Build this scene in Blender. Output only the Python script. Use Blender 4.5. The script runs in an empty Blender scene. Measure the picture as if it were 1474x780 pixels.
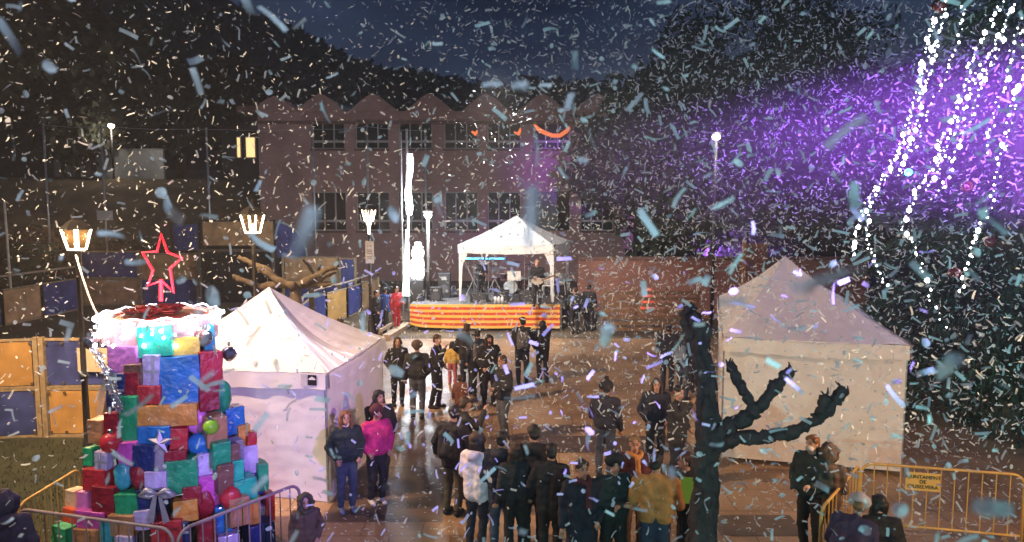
import bpy, bmesh, math, random
from mathutils import Vector, Matrix, Quaternion, noise
R = math.radians
V = Vector
rnd = random.Random(7)
S = bpy.context.scene
COL = S.collection

# ------------------------------------------------------------------ camera, sky, exposure, large lights
F, CX, CY, CAMH, PITCH = 1093.0, 737.0, 390.0, 5.0, R(5.59)
cam_d = bpy.data.cameras.new('camera'); cam = bpy.data.objects.new('camera', cam_d); COL.objects.link(cam)
cam.location = (0, 0, CAMH); cam.rotation_euler = (R(90) - PITCH, 0, 0)
cam_d.sensor_fit = 'HORIZONTAL'; cam_d.angle = 2 * math.atan(737.0 / F); cam_d.clip_end = 2000; cam_d.clip_start = 0.05
cam_d.dof.use_dof = True; cam_d.dof.focus_distance = 14.0; cam_d.dof.aperture_fstop = 1.5
S.camera = cam
S.view_settings.view_transform = 'Standard'; S.view_settings.look = 'None'
S.view_settings.exposure = 0.45; S.view_settings.gamma = 1.0; S.view_settings.use_curve_mapping = False
S.cycles.use_denoising = True
S.cycles.sample_clamp_indirect = 2.5; S.cycles.sample_clamp_direct = 0
S.cycles.max_bounces = 6; S.cycles.diffuse_bounces = 3; S.cycles.glossy_bounces = 2
S.cycles.transmission_bounces = 4; S.cycles.volume_bounces = 0; S.cycles.transparent_max_bounces = 8
S.cycles.caustics_reflective = False; S.cycles.caustics_refractive = False

W = bpy.data.worlds.new('World'); S.world = W; W.use_nodes = True
nt = W.node_tree; nt.nodes.clear()
def nn(tree, t, **k):
    n = tree.nodes.new(t)
    for a, b in k.items(): setattr(n, a, b)
    return n
out = nn(nt, 'ShaderNodeOutputWorld'); bg = nn(nt, 'ShaderNodeBackground')
sky = nn(nt, 'ShaderNodeTexSky', sky_type='NISHITA', sun_disc=False, sun_elevation=R(-4.5), sun_rotation=R(200))
tc = nn(nt, 'ShaderNodeTexCoord'); mp = nn(nt, 'ShaderNodeMapping'); mp.inputs['Scale'].default_value = (1.2, 1.2, 5.0)
nz = nn(nt, 'ShaderNodeTexNoise'); nz.inputs['Scale'].default_value = 2.2; nz.inputs['Detail'].default_value = 5
rp = nn(nt, 'ShaderNodeValToRGB')
rp.color_ramp.elements[0].position = .35; rp.color_ramp.elements[0].color = (.010, .018, .048, 1)
rp.color_ramp.elements[1].position = .70; rp.color_ramp.elements[1].color = (.055, .095, .190, 1)
mx = nn(nt, 'ShaderNodeMixRGB', blend_type='ADD'); mx.inputs[0].default_value = 1
sc_ = nn(nt, 'ShaderNodeMixRGB', blend_type='MULTIPLY'); sc_.inputs[0].default_value = 1; sc_.inputs[2].default_value = (.6, .7, 1, 1)
L = nt.links.new
L(tc.outputs['Generated'], mp.inputs[0]); L(mp.outputs[0], nz.inputs['Vector']); L(nz.outputs['Fac'], rp.inputs[0])
L(sky.outputs[0], sc_.inputs[1]); L(sc_.outputs[0], mx.inputs[1])
mul = nn(nt, 'ShaderNodeMixRGB', blend_type='MULTIPLY'); mul.inputs[0].default_value = 1; mul.inputs[2].default_value = (4.6, 4.6, 4.8, 1)
L(rp.outputs[0], mul.inputs[1]); L(mul.outputs[0], mx.inputs[2])
L(mx.outputs[0], bg.inputs[0]); bg.inputs[1].default_value = 0.10; L(bg.outputs[0], out.inputs[0])

def lamp(name, kind, loc, power, col, target=None, **k):
    d = bpy.data.lights.new(name, kind); d.energy = power; d.color = col
    for a, b in k.items(): setattr(d, a, b)
    o = bpy.data.objects.new(name, d); COL.objects.link(o); o.location = loc
    if target is not None:
        o.rotation_euler = (V(target) - V(loc)).to_track_quat('-Z', 'Y').to_euler()
    return o
# moonless night: one very weak sun stands for the town's sky glow
lamp('sun', 'SUN', (0, 0, 40), 0.02, (1, .9, .8), (10, 20, 0), angle=R(0.5))
# flood and party lights out of view, and a few added fill spots
lamp('flood_light_warm', 'SPOT', (-12.0, 9.5, 12.5), 12500, (1, .65, .37), (-3.5, 17, 0), spot_size=R(72), spot_blend=.8, shadow_soft_size=.25)
lamp('flood_light_low', 'SPOT', (9.8, 4.6, 4.0), 1500, (1, .57, .27), (5.2, 13.4, .9), spot_size=R(70), spot_blend=.8, shadow_soft_size=.2)
lamp('flood_light_lilac', 'SPOT', (3.2, 2.0, 5.2), 3600, (.46, .22, 1.0), (-4.2, 12.3, 1.3), spot_size=R(28), spot_blend=.8, shadow_soft_size=.15)
pb = lamp('party_light_purple', 'SPOT', (7.0, -9.0, 5.6), 200000, (.40, .08, 1.0), (10.6, 15, 6.1), spot_size=R(36), spot_blend=.75, shadow_soft_size=.2)
pb.scale = (1.0, .24, 1.0)                                        # a lamp with barn doors: a wide flat beam
lamp('party_light_violet', 'SPOT', (9.2, 32.2, 1.0), 9000, (.36, .11, 1.0), (9.6, 38, 8.5), spot_size=R(140), spot_blend=.9, shadow_soft_size=.2)  # added unseen uplight behind the brick wall, to tint the tree crowns
lamp('party_light_teal', 'SPOT', (2.8, -.6, 3.2), 800, (.40, .95, .86), (3.6, 8, 3.2), spot_size=R(125), spot_blend=.9, shadow_soft_size=.08)
lamp('party_light_green_blue', 'SPOT', (7.4, .6, 2.4), 5200, (.36, .95, .86), (12.6, 9.5, 3.4), spot_size=R(66), spot_blend=.8, shadow_soft_size=.08)
lamp('flood_light_side', 'SPOT', (10.5, 6.5, 4.4), 2600, (1, .64, .36), (-3.0, 14.2, 1.0), spot_size=R(34), spot_blend=.8, shadow_soft_size=.2)  # added unseen warm spot to brighten the left tent's right wall
lamp('display_light', 'SPOT', (-2.2, .8, 4.6), 520, (1, .90, .86), (-4.8, 10, 1.7), spot_size=R(26), spot_blend=.8, shadow_soft_size=.15)  # added unseen spot to brighten the front of the gift tower
lamp('party_light_white', 'SPOT', (-1.5, -1.2, 6.2), 600, (.70, .84, 1.0), (-1, 10, 5.9), spot_size=R(100), spot_blend=.9, shadow_soft_size=.08)

# ------------------------------------------------------------------ picture measuring: a pixel's ray met with a depth or a height
def ray(u, v):
    xr, yv = (u - CX) / F, (CY - v) / F
    return V((xr, math.cos(PITCH) + yv * math.sin(PITCH), -math.sin(PITCH) + yv * math.cos(PITCH)))
def P(u, v, Y):
    d = ray(u, v); return V((0, 0, CAMH)) + d * (Y / d.y)
def G(u, v, z=0.0):
    d = ray(u, v); return V((0, 0, CAMH)) + d * ((z - CAMH) / d.z)

# ------------------------------------------------------------------ materials
MATS = {}
def pm(name, col, rough=.6, var=.18, scale=6, bump=0.0, bscale=30, metal=0.0, emit=None, es=0.0, trans=0.0, sample=True, coat=0.0, spec=.5):
    if name in MATS: return MATS[name]
    m = bpy.data.materials.new(name); m.use_nodes = True; t = m.node_tree; b = t.nodes['Principled BSDF']
    l = t.links.new
    c = nn(t, 'ShaderNodeTexCoord'); n = nn(t, 'ShaderNodeTexNoise'); n.inputs['Scale'].default_value = scale; n.inputs['Detail'].default_value = 6
    l(c.outputs['Object'], n.inputs['Vector'])
    r = nn(t, 'ShaderNodeValToRGB'); lo = [max(0, x * (1 - var)) for x in col[:3]]; hi = [min(1, x * (1 + var)) for x in col[:3]]
    r.color_ramp.elements[0].position = .3; r.color_ramp.elements[0].color = (*lo, 1)
    r.color_ramp.elements[1].position = .7; r.color_ramp.elements[1].color = (*hi, 1)
    l(n.outputs['Fac'], r.inputs[0]); l(r.outputs[0], b.inputs['Base Color'])
    b.inputs['Roughness'].default_value = rough; b.inputs['Metallic'].default_value = metal
    b.inputs['Specular IOR Level'].default_value = spec
    if coat: b.inputs['Coat Weight'].default_value = coat
    if bump:
        n2 = nn(t, 'ShaderNodeTexNoise'); n2.inputs['Scale'].default_value = bscale; n2.inputs['Detail'].default_value = 4
        l(c.outputs['Object'], n2.inputs['Vector'])
        bp = nn(t, 'ShaderNodeBump'); bp.inputs['Strength'].default_value = bump; bp.inputs['Distance'].default_value = .03
        l(n2.outputs['Fac'], bp.inputs['Height']); l(bp.outputs[0], b.inputs['Normal'])
    if emit is not None:
        b.inputs['Emission Color'].default_value = (*emit, 1); b.inputs['Emission Strength'].default_value = es
        if not sample: m.cycles.emission_sampling = 'NONE'
    if trans:
        tb = nn(t, 'ShaderNodeBsdfTranslucent'); l(r.outputs[0], tb.inputs[0]); ms = nn(t, 'ShaderNodeMixShader'); ms.inputs[0].default_value = trans
        l(b.outputs[0], ms.inputs[1]); l(tb.outputs[0], ms.inputs[2]); l(ms.outputs[0], t.nodes['Material Output'].inputs[0])
    MATS[name] = m; return m
def glass_mat(name, col=(.9, .9, .9), rough=.05, alpha=.35):
    if name in MATS: return MATS[name]
    m = bpy.data.materials.new(name); m.use_nodes = True; t = m.node_tree; b = t.nodes['Principled BSDF']
    n = nn(t, 'ShaderNodeTexNoise'); n.inputs['Scale'].default_value = 9
    mr = nn(t, 'ShaderNodeMapRange'); mr.inputs['To Min'].default_value = alpha * .8; mr.inputs['To Max'].default_value = alpha * 1.2
    t.links.new(n.outputs['Fac'], mr.inputs[0]); t.links.new(mr.outputs[0], b.inputs['Alpha'])
    b.inputs['Base Color'].default_value = (*col, 1); b.inputs['Roughness'].default_value = rough
    MATS[name] = m; return m

# ------------------------------------------------------------------ mesh building
def wmat(o):
    m = Matrix.LocRotScale(o.location, o.rotation_euler.to_quaternion(), o.scale)
    return wmat(o.parent) @ m if o.parent else m
class MB:
    def __init__(s): s.bm = bmesh.new(); s.mi = 0
    def f(s, vs):
        try:
            fc = s.bm.faces.new(vs); fc.material_index = s.mi; return fc
        except ValueError: return None
    def box(s, c, size, rot=None, bev=0.0):
        M = Matrix.Translation(V(c)) @ (rot.to_4x4() if rot is not None else Matrix.Identity(4)) @ Matrix.Diagonal((size[0], size[1], size[2], 1))
        g = bmesh.ops.create_cube(s.bm, size=1.0, matrix=M); vs = set(g['verts']); fs = {f for v in vs for f in v.link_faces}
        for f in fs: f.material_index = s.mi
        if bev:
            es = list({e for f in fs for e in f.edges})
            r = bmesh.ops.bevel(s.bm, geom=es, offset=bev, segments=2, profile=.5, affect='EDGES')
            for f in r['faces']: f.material_index = s.mi
        return s
    def span(s, a, b, bev=0.0):
        a, b = V(a), V(b); return s.box((a + b) / 2, [abs(x) for x in (b - a)], None, bev)
    def bar(s, a, b, w, h):
        a, b = V(a), V(b); d = b - a; L_ = d.length; q = d.to_track_quat('X', 'Z')
        return s.box((a + b) / 2, (L_, w, h), q.to_matrix())
    def tube(s, pts, rad, seg=8, cap=True, closed=False):
        pts = [V(p) for p in pts]; n = len(pts)
        rad = rad if isinstance(rad, (list, tuple)) else [rad] * n
        rings = []; prev = None
        for i in range(n):
            if closed: d = pts[(i + 1) % n] - pts[i - 1]
            else: d = pts[min(i + 1, n - 1)] - pts[max(i - 1, 0)]
            d = d.normalized() if d.length > 1e-9 else V((0, 0, 1))
            if prev is None:
                x = d.orthogonal().normalized()
            else:
                x = prev - d * prev.dot(d); x = x.normalized() if x.length > 1e-6 else d.orthogonal().normalized()
            prev = x; y = d.cross(x)
            rings.append([s.bm.verts.new(pts[i] + (x * math.cos(2 * math.pi * k / seg) + y * math.sin(2 * math.pi * k / seg)) * rad[i]) for k in range(seg)])
        for i in range(n if closed else n - 1):
            A, B = rings[i], rings[(i + 1) % n]
            for k in range(seg): s.f((A[k], A[(k + 1) % seg], B[(k + 1) % seg], B[k]))
        if cap and not closed:
            s.f(rings[0][::-1]); s.f(rings[-1])
        return s
    def lathe(s, prof, seg=16, c=(0, 0, 0), cap=True):
        c = V(c); rings = [[s.bm.verts.new(c + V((r * math.cos(2 * math.pi * k / seg), r * math.sin(2 * math.pi * k / seg), z))) for k in range(seg)] for r, z in prof]
        for A, B in zip(rings, rings[1:]):
            for k in range(seg): s.f((A[k], A[(k + 1) % seg], B[(k + 1) % seg], B[k]))
        if cap: s.f(rings[0][::-1]); s.f(rings[-1])
        return s
    def cone(s, a, b, ra, rb, seg=10):
        a, b = V(a), V(b); d = (b - a); Ln = d.length
        d = d / Ln if Ln > 1e-6 else V((0, 0, 1)); pts = []; rr = []
        for k in range(4):
            t = k / 4 * math.pi / 2; pts.append(a - d * ra * math.cos(t)); rr.append(max(.002, ra * math.sin(t)))
        pts.append(a); rr.append(ra); pts.append(b); rr.append(rb)
        for k in range(1, 5):
            t = k / 4 * math.pi / 2; pts.append(b + d * rb * math.sin(t)); rr.append(max(.002, rb * math.cos(t)))
        return s.tube(pts, rr, seg)
    def ell(s, c, r, sub=2, rot=None):
        M = Matrix.Translation(V(c)) @ (rot.to_4x4() if rot is not None else Matrix.Identity(4)) @ Matrix.Diagonal((r[0], r[1], r[2], 1))
        g = bmesh.ops.create_icosphere(s.bm, subdivisions=sub, radius=1, matrix=M)
        for f in {f for v in g['verts'] for f in v.link_faces}: f.material_index = s.mi
        return s
    def prism(s, poly, off):
        off = V(off); a = [s.bm.verts.new(V(p)) for p in poly]; b = [s.bm.verts.new(V(p) + off) for p in poly]
        s.f(a); s.f(b[::-1]); n = len(a)
        for i in range(n): s.f((a[i], b[i], b[(i + 1) % n], a[(i + 1) % n]))
        return s
    def grid(s, fn, nu, nv, thick=None):
        vs = [[s.bm.verts.new(fn(i / nu, j / nv)) for j in range(nv + 1)] for i in range(nu + 1)]
        for i in range(nu):
            for j in range(nv): s.f((vs[i][j], vs[i + 1][j], vs[i + 1][j + 1], vs[i][j + 1]))
        return s
    def build(s, name, mats, parent=None, smooth=False, local=False, recalc=True, solid=0.0):
        if recalc: bmesh.ops.recalc_face_normals(s.bm, faces=s.bm.faces[:])
        if solid:
            bmesh.ops.solidify(s.bm, geom=s.bm.faces[:], thickness=solid)
        me = bpy.data.meshes.new(name)
        if parent is not None and not local: s.bm.transform(wmat(parent).inverted())
        s.bm.to_mesh(me); s.bm.free()
        for m in (mats if isinstance(mats, (list, tuple)) else [mats]): me.materials.append(m)
        if smooth:
            for p in me.polygons: p.use_smooth = True
        o = bpy.data.objects.new(name, me); COL.objects.link(o)
        if parent is not None: o.parent = parent
        return o
    def at(s, name, mats, loc, **k):           # a top-level mesh with its origin at loc
        s.bm.transform(Matrix.Translation(-V(loc))); o = s.build(name, mats, **k); o.location = loc; return o
def thing(name, label, cat, loc=(0, 0, 0), rz=0.0, group=None):
    o = bpy.data.objects.new(name, None); COL.objects.link(o); o.empty_display_size = .2
    o.location = loc; o.rotation_euler = (0, 0, rz); o['label'] = label; o['category'] = cat
    if group: o['group'] = group
    return o
def tag(o, label=None, cat=None, group=None, kind=None):
    if label: o['label'] = label
    if cat: o['category'] = cat
    if group: o['group'] = group
    if kind: o['kind'] = kind
    return o
def kids(o): return list(o.children)
def copy_tree(o, parent=None):
    c = o.copy(); COL.objects.link(c)
    if parent is not None: c.parent = parent
    for k in kids(o): copy_tree(k, c)
    return c

# shared materials
steel = pm('galvanised_steel', (.42, .43, .45), .4, .2, 12, metal=.8)
dark_iron = pm('dark_iron', (.025, .022, .02), .5, .3, 12, .1)
white_cloth = pm('white_tent_cloth', (.78, .77, .76), .42, .05, 3, .25, 5, trans=.12)
tan_panel = pm('tan_board', (.40, .25, .13), .5, .32, 2.5, .05)
orange_panel = pm('orange_board', (.42, .24, .08), .45, .22, 2.6, .05)
blue_panel = pm('blue_board', (.045, .06, .21), .45, .4, 2.4, .05)
wood_frame = pm('weathered_frame', (.30, .23, .14), .6, .3, 9, .1)
brown_wood = pm('brown_wood', (.16, .09, .045), .6, .35, 6, .15)
bulb_white = pm('lit_bulb', (.9, .9, .9), .4, .02, 4, emit=(.92, .97, 1), es=14, sample=False)
bulb_cool = pm('lit_bulb_cool', (.9, .9, .9), .4, .02, 4, emit=(.86, .94, 1), es=16, sample=False)
wire_mat = pm('green_wire', (.02, .04, .025), .5, .2, 20)
bark = pm('grey_bark', (.060, .042, .040), .85, .4, 9, .8, 18)
bark_far = pm('dark_bark', (.04, .032, .026), .9, .4, 6, .4, 14)

# ------------------------------------------------------------------ ground, plaza, court, hills, haze
def terrain(x, y):
    t = min(1, max(0, (y - 38) / 13)); t = t * t * (3 - 2 * t)
    w = min(1, max(0, (-13.5 - x) / 3.0)); w = w * w * (3 - 2 * w)
    return 6.2 * t * w + (max(0, y - 60) * .06 if y > 60 else 0)
def axis(lo, hi, near, far, a, b):
    out_, x = [lo], lo
    while x < hi:
        x += near if a <= x <= b else far
        out_.append(x)
    return out_
gm = pm('dry_ground', (.10, .075, .045), .95, .45, .7, .6, 6)
b_ = MB(); xs = axis(-400, 400, 2.0, 16, -48, 40); ys = axis(-60, 620, 2.0, 16, 30, 66)
gv = [[b_.bm.verts.new((x, y, terrain(x, y) + (.25 * noise.noise((x * .3, y * .3, 0)) * min(1, terrain(x, y)) if y < 60 else 0))) for y in ys] for x in xs]
for i in range(len(xs) - 1):
    for j in range(len(ys) - 1): b_.f((gv[i][j], gv[i + 1][j], gv[i + 1][j + 1], gv[i][j + 1]))
tag(b_.build('ground', gm, smooth=True), kind='structure')

def plaza_mat():
    m = bpy.data.materials.new('wet_paving'); m.use_nodes = True; t = m.node_tree; b = t.nodes['Principled BSDF']; l = t.links.new
    c = nn(t, 'ShaderNodeTexCoord'); br = nn(t, 'ShaderNodeTexBrick'); br.inputs['Scale'].default_value = 1.0
    br.inputs['Color1'].default_value = (.31, .215, .13, 1); br.inputs['Color2'].default_value = (.28, .185, .105, 1); br.inputs['Mortar'].default_value = (.15, .095, .055, 1)
    br.inputs['Mortar Size'].default_value = .012; br.inputs['Brick Width'].default_value = .9; br.inputs['Row Height'].default_value = .9
    l(c.outputs['Object'], br.inputs['Vector'])
    n1 = nn(t, 'ShaderNodeTexNoise'); n1.inputs['Scale'].default_value = .55; n1.inputs['Detail'].default_value = 7; l(c.outputs['Object'], n1.inputs['Vector'])
    r1 = nn(t, 'ShaderNodeValToRGB'); r1.color_ramp.elements[0].position = .35; r1.color_ramp.elements[0].color = (.55, .5, .5, 1); r1.color_ramp.elements[1].position = .68; r1.color_ramp.elements[1].color = (1.3, 1.25, 1.2, 1)
    l(n1.outputs['Fac'], r1.inputs[0])
    m1 = nn(t, 'ShaderNodeMixRGB', blend_type='MULTIPLY'); m1.inputs[0].default_value = 1; l(br.outputs[0], m1.inputs[1]); l(r1.outputs[0], m1.inputs[2])
    n2 = nn(t, 'ShaderNodeTexNoise'); n2.inputs['Scale'].default_value = 26; n2.inputs['Detail'].default_value = 6; l(c.outputs['Object'], n2.inputs['Vector'])
    m2 = nn(t, 'ShaderNodeMixRGB', blend_type='OVERLAY'); m2.inputs[0].default_value = .45; l(m1.outputs[0], m2.inputs[1]); l(n2.outputs['Fac'], m2.inputs[2])
    l(m2.outputs[0], b.inputs['Base Color'])
    mr = nn(t, 'ShaderNodeMapRange'); mr.inputs['From Min'].default_value = .35; mr.inputs['From Max'].default_value = .65; mr.inputs['To Min'].default_value = .28; mr.inputs['To Max'].default_value = .6
    n3 = nn(t, 'ShaderNodeTexNoise'); n3.inputs['Scale'].default_value = .8; n3.inputs['Detail'].default_value = 5; l(c.outputs['Object'], n3.inputs['Vector'])
    l(n3.outputs['Fac'], mr.inputs[0]); l(mr.outputs[0], b.inputs['Roughness'])
    bp = nn(t, 'ShaderNodeBump'); bp.inputs['Strength'].default_value = .35; bp.inputs['Distance'].default_value = .02; l(n2.outputs['Fac'], bp.inputs['Height']); l(bp.outputs[0], b.inputs['Normal'])
    return m
pl = MB(); pl.grid(lambda a, c: V((-6.6 + a * 26, -3 + c * 29.5, .004)), 12, 12)
tag(pl.build('plaza_paving', plaza_mat()), kind='structure')
# shade bands across the square, put in as dark strips on the paving
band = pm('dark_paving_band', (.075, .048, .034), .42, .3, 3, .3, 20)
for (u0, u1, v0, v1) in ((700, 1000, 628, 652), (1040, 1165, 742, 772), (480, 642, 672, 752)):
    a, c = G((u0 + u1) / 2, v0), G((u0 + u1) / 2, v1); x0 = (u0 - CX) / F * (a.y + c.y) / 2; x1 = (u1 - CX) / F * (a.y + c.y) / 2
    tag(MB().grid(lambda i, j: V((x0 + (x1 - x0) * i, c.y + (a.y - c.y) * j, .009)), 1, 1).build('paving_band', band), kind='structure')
court = pm('court_surface', (.115, .085, .035), .75, .25, .8, .3, 25)
tag(MB().grid(lambda a, c: V((-20.6 + a * 13.7, 15.9 + c * 19.2, .006)), 4, 4).build('court_floor', court), kind='structure')
lawn = pm('lawn_soil', (.022, .026, .011), .95, .4, 2.5, .6, 30)
tag(MB().grid(lambda a, c: V((-17 + a * 10.4, 5 + c * 10.4, .006)), 4, 4).build('lawn', lawn), kind='structure')
gb = MB()
for _ in range(5200):
    x, y = rnd.uniform(-11.6, -6.6), rnd.uniform(9.5, 15.2); h = rnd.uniform(.03, .09); a = rnd.uniform(0, 6.28); w = .008
    dx, dy = math.cos(a) * w, math.sin(a) * w; t = V((x + rnd.uniform(-.04, .04), y + rnd.uniform(-.04, .04), .006 + h))
    gb.f((gb.bm.verts.new((x - dx, y - dy, .006)), gb.bm.verts.new((x + dx, y + dy, .006)), gb.bm.verts.new(t)))
tag(gb.build('grass', pm('grass_blades', (.026, .038, .013), .8, .4, 3), recalc=False), 'short dark grass beside the court boards', kind='stuff')

# far hill with its wood
hb = MB(); prof = [(-400, 66), (-200, 62), (-120, 58), (-95, 52), (-60, 44), (-42, 36), (-25, 29.5), (0, 26), (30, 25.5), (80, 30), (150, 34), (400, 40)]
def hz_(x):
    for (a, p), (c, q) in zip(prof, prof[1:]):
        if a <= x <= c: return p + (q - p) * (x - a) / (c - a)
    return 40
def hill_z(x, y): return -2 + (hz_(x) + 2) * math.exp(-((y - 165) / 62) ** 2) + 1.5 * noise.noise((x * .05, y * .05, 3))
hb.grid(lambda a, c: V((-380 + a * 760, 92 + c * 150, hill_z(-380 + a * 760, 92 + c * 150))), 76, 18)
tag(hb.build('hills', pm('hill_scrub', (.018, .022, .012), 1, .4, .08, .5, .6), smooth=True), kind='structure')
fw = MB()
for _ in range(9000):
    x, y = rnd.uniform(-150, 90), rnd.uniform(118, 172); z = hill_z(x, y) + rnd.uniform(-.5, 3.6) * (.5 + .5 * noise.noise((x * .15, y * .15, 9))); s = rnd.uniform(.6, 1.6); c = V((x, y, z))
    p, q = V((rnd.uniform(-s, s), rnd.uniform(-s, s), rnd.uniform(-s, s))), V((rnd.uniform(-s, s), rnd.uniform(-s, s), rnd.uniform(-s, s)))
    fw.f([fw.bm.verts.new(c + o) for o in (p, q, -p, -q)])
tag(fw.build('far_wood', pm('wood_leaves', (.025, .032, .018), 1, .4, .4), recalc=False), 'dark wooded ridge against the night sky', kind='stuff')

HAZE = True
if HAZE:
    hm = bpy.data.materials.new('haze_air'); hm.use_nodes = True; t = hm.node_tree; t.nodes.clear()
    o_ = nn(t, 'ShaderNodeOutputMaterial'); pv = nn(t, 'ShaderNodeVolumePrincipled')
    pv.inputs['Color'].default_value = (.92, .92, .95, 1); pv.inputs['Density'].default_value = .0013; pv.inputs['Anisotropy'].default_value = .0
    t.links.new(pv.outputs[0], o_.inputs['Volume'])
    tag(MB().span((-420, -70, -4), (420, 640, 75)).build('haze', hm), 'thin night mist and party smoke in the air', kind='stuff')

# party smoke hanging in the purple beam
sm = bpy.data.materials.new('party_smoke'); sm.use_nodes = True; t = sm.node_tree; t.nodes.clear(); l = t.links.new
o_ = nn(t, 'ShaderNodeOutputMaterial'); pv = nn(t, 'ShaderNodeVolumePrincipled'); pv.inputs['Color'].default_value = (.9, .9, .95, 1); pv.inputs['Anisotropy'].default_value = .1
c = nn(t, 'ShaderNodeTexCoord'); g_ = nn(t, 'ShaderNodeTexGradient', gradient_type='SPHERICAL'); l(c.outputs['Object'], g_.inputs[0])
n_ = nn(t, 'ShaderNodeTexNoise'); n_.inputs['Scale'].default_value = 2.2; n_.inputs['Detail'].default_value = 3; l(c.outputs['Object'], n_.inputs['Vector'])
mr = nn(t, 'ShaderNodeMapRange'); mr.inputs['From Min'].default_value = .35; mr.inputs['From Max'].default_value = .7; mr.inputs['To Min'].default_value = .35; mr.inputs['To Max'].default_value = 1.2; l(n_.outputs['Fac'], mr.inputs[0])
m_ = nn(t, 'ShaderNodeMath', operation='MULTIPLY'); l(g_.outputs[1], m_.inputs[0]); l(mr.outputs[0], m_.inputs[1])
m2_ = nn(t, 'ShaderNodeMath', operation='MULTIPLY'); m2_.inputs[1].default_value = .085; l(m_.outputs[0], m2_.inputs[0]); l(m2_.outputs[0], pv.inputs['Density']); l(pv.outputs[0], o_.inputs['Volume'])
so = MB().ell((0, 0, 0), (1, 1, 1), 3).build('smoke', sm, smooth=True); so.location = (7.2, 13.2, 6.3); so.scale = (10.5, 4.2, 2.7); so.rotation_euler = (0, 0, R(-28)); tag(so, 'party smoke lit purple beside the conifer', kind='stuff')

# ------------------------------------------------------------------ school building
def brick_mat(name, c1, c2, mo, sc=1.0):
    m = bpy.data.materials.new(name); m.use_nodes = True; t = m.node_tree; b = t.nodes['Principled BSDF']; l = t.links.new
    c = nn(t, 'ShaderNodeTexCoord'); mpn = nn(t, 'ShaderNodeMapping'); mpn.inputs['Rotation'].default_value = (R(90), 0, 0); l(c.outputs['Object'], mpn.inputs[0])
    br = nn(t, 'ShaderNodeTexBrick'); br.inputs['Scale'].default_value = sc; br.inputs['Color1'].default_value = (*c1, 1); br.inputs['Color2'].default_value = (*c2, 1); br.inputs['Mortar'].default_value = (*mo, 1)
    br.inputs['Mortar Size'].default_value = .012; br.inputs['Brick Width'].default_value = .26; br.inputs['Row Height'].default_value = .075; l(mpn.outputs[0], br.inputs['Vector'])
    n = nn(t, 'ShaderNodeTexNoise'); n.inputs['Scale'].default_value = .5; n.inputs['Detail'].default_value = 8; l(c.outputs['Object'], n.inputs['Vector'])
    mm = nn(t, 'ShaderNodeMixRGB', blend_type='OVERLAY'); mm.inputs[0].default_value = .55; l(br.outputs[0], mm.inputs[1]); l(n.outputs['Fac'], mm.inputs[2]); l(mm.outputs[0], b.inputs['Base Color'])
    b.inputs['Roughness'].default_value = .85; return m
brick = brick_mat('school_brick', (.46, .25, .225), (.39, .21, .19), (.34, .25, .24))
pane_dark = pm('dark_window_glass', (.010, .011, .014), .4, .3, 2, spec=.2)
alu = pm('window_frame_metal', (.40, .38, .38), .45, .1, 8)
BY = 45.0
school = thing('school_building', 'two storey brick school with small pointed gables along its roof and dark window rows', 'building', P(640, 404, BY))
def bx(u): return P(u, 300, BY).x
def bz(v): return P(700, v, BY).z
up = [(450, 498), (513, 561), (575, 623), (640, 688), (702, 750), (768, 820), (836, 884)]
rows = [(276, 332), (172, 214)]
wl, wr = bx(375), bx(912); D = .45
w = MB()
def pier(x0, x1, z0, z1): w.span((x0, BY, z0), (x1, BY + D, z1))
zt = bz(160); l0, l1 = bz(332), bz(276); u0_, u1_ = bz(214), bz(172)
pier(wl, wr, -.2, l0); pier(wl, wr, l1, u0_); pier(wl, wr, u1_, zt)
edges = [375] + [e for p in up for e in p] + [912]
for i in range(0, len(edges), 2):
    pier(bx(edges[i]), bx(edges[i + 1]), l0, l1); pier(bx(edges[i]), bx(edges[i + 1]), u0_, u1_)
w.span((wl, BY + D + .003, -.2), (wl + .4, BY + 14, zt)); w.span((wr - .4, BY + D + .003, -.2), (wr, BY + 14, zt)); w.span((wl + .41, BY + 13.6, -.2), (wr - .41, BY + 14, zt))
wall = w.build('wall', brick, school)
MB().span((wl - .05, BY - .06, zt - .75), (wr + .05, BY - .003, zt - .55)).build('string_course', pm('stone_course', (.2, .11, .09), .8), wall)
roofm = pm('school_roof', (.16, .09, .075), .9, .3, 1.5)
for i, u in enumerate((400, 465, 540, 620, 700, 780, 858)):
    x = bx(u); hw = 1.45; b = MB()
    poly = [(x - hw, BY - .15, zt + .003)]
    for k in range(7):
        a = -1 + 2 * k / 6; poly.append((x + a * hw * .86, BY - .15, zt + .12 + (bz(137 + (4 if i == 0 else 0)) - zt) * (1 - abs(a) ** 1.25)))
    poly.append((x + hw, BY - .15, zt + .003)); b.prism(poly, (0, 13, 0)); b.build('roof_gable', brick, school)
MB().span((bx(348), BY - .3, bz(163)), (wl - .003, BY + 12, bz(153))).build('roof_overhang', roofm, school)
fr_h = .07
for ri, (va, vb) in enumerate(rows):
    pass
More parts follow.
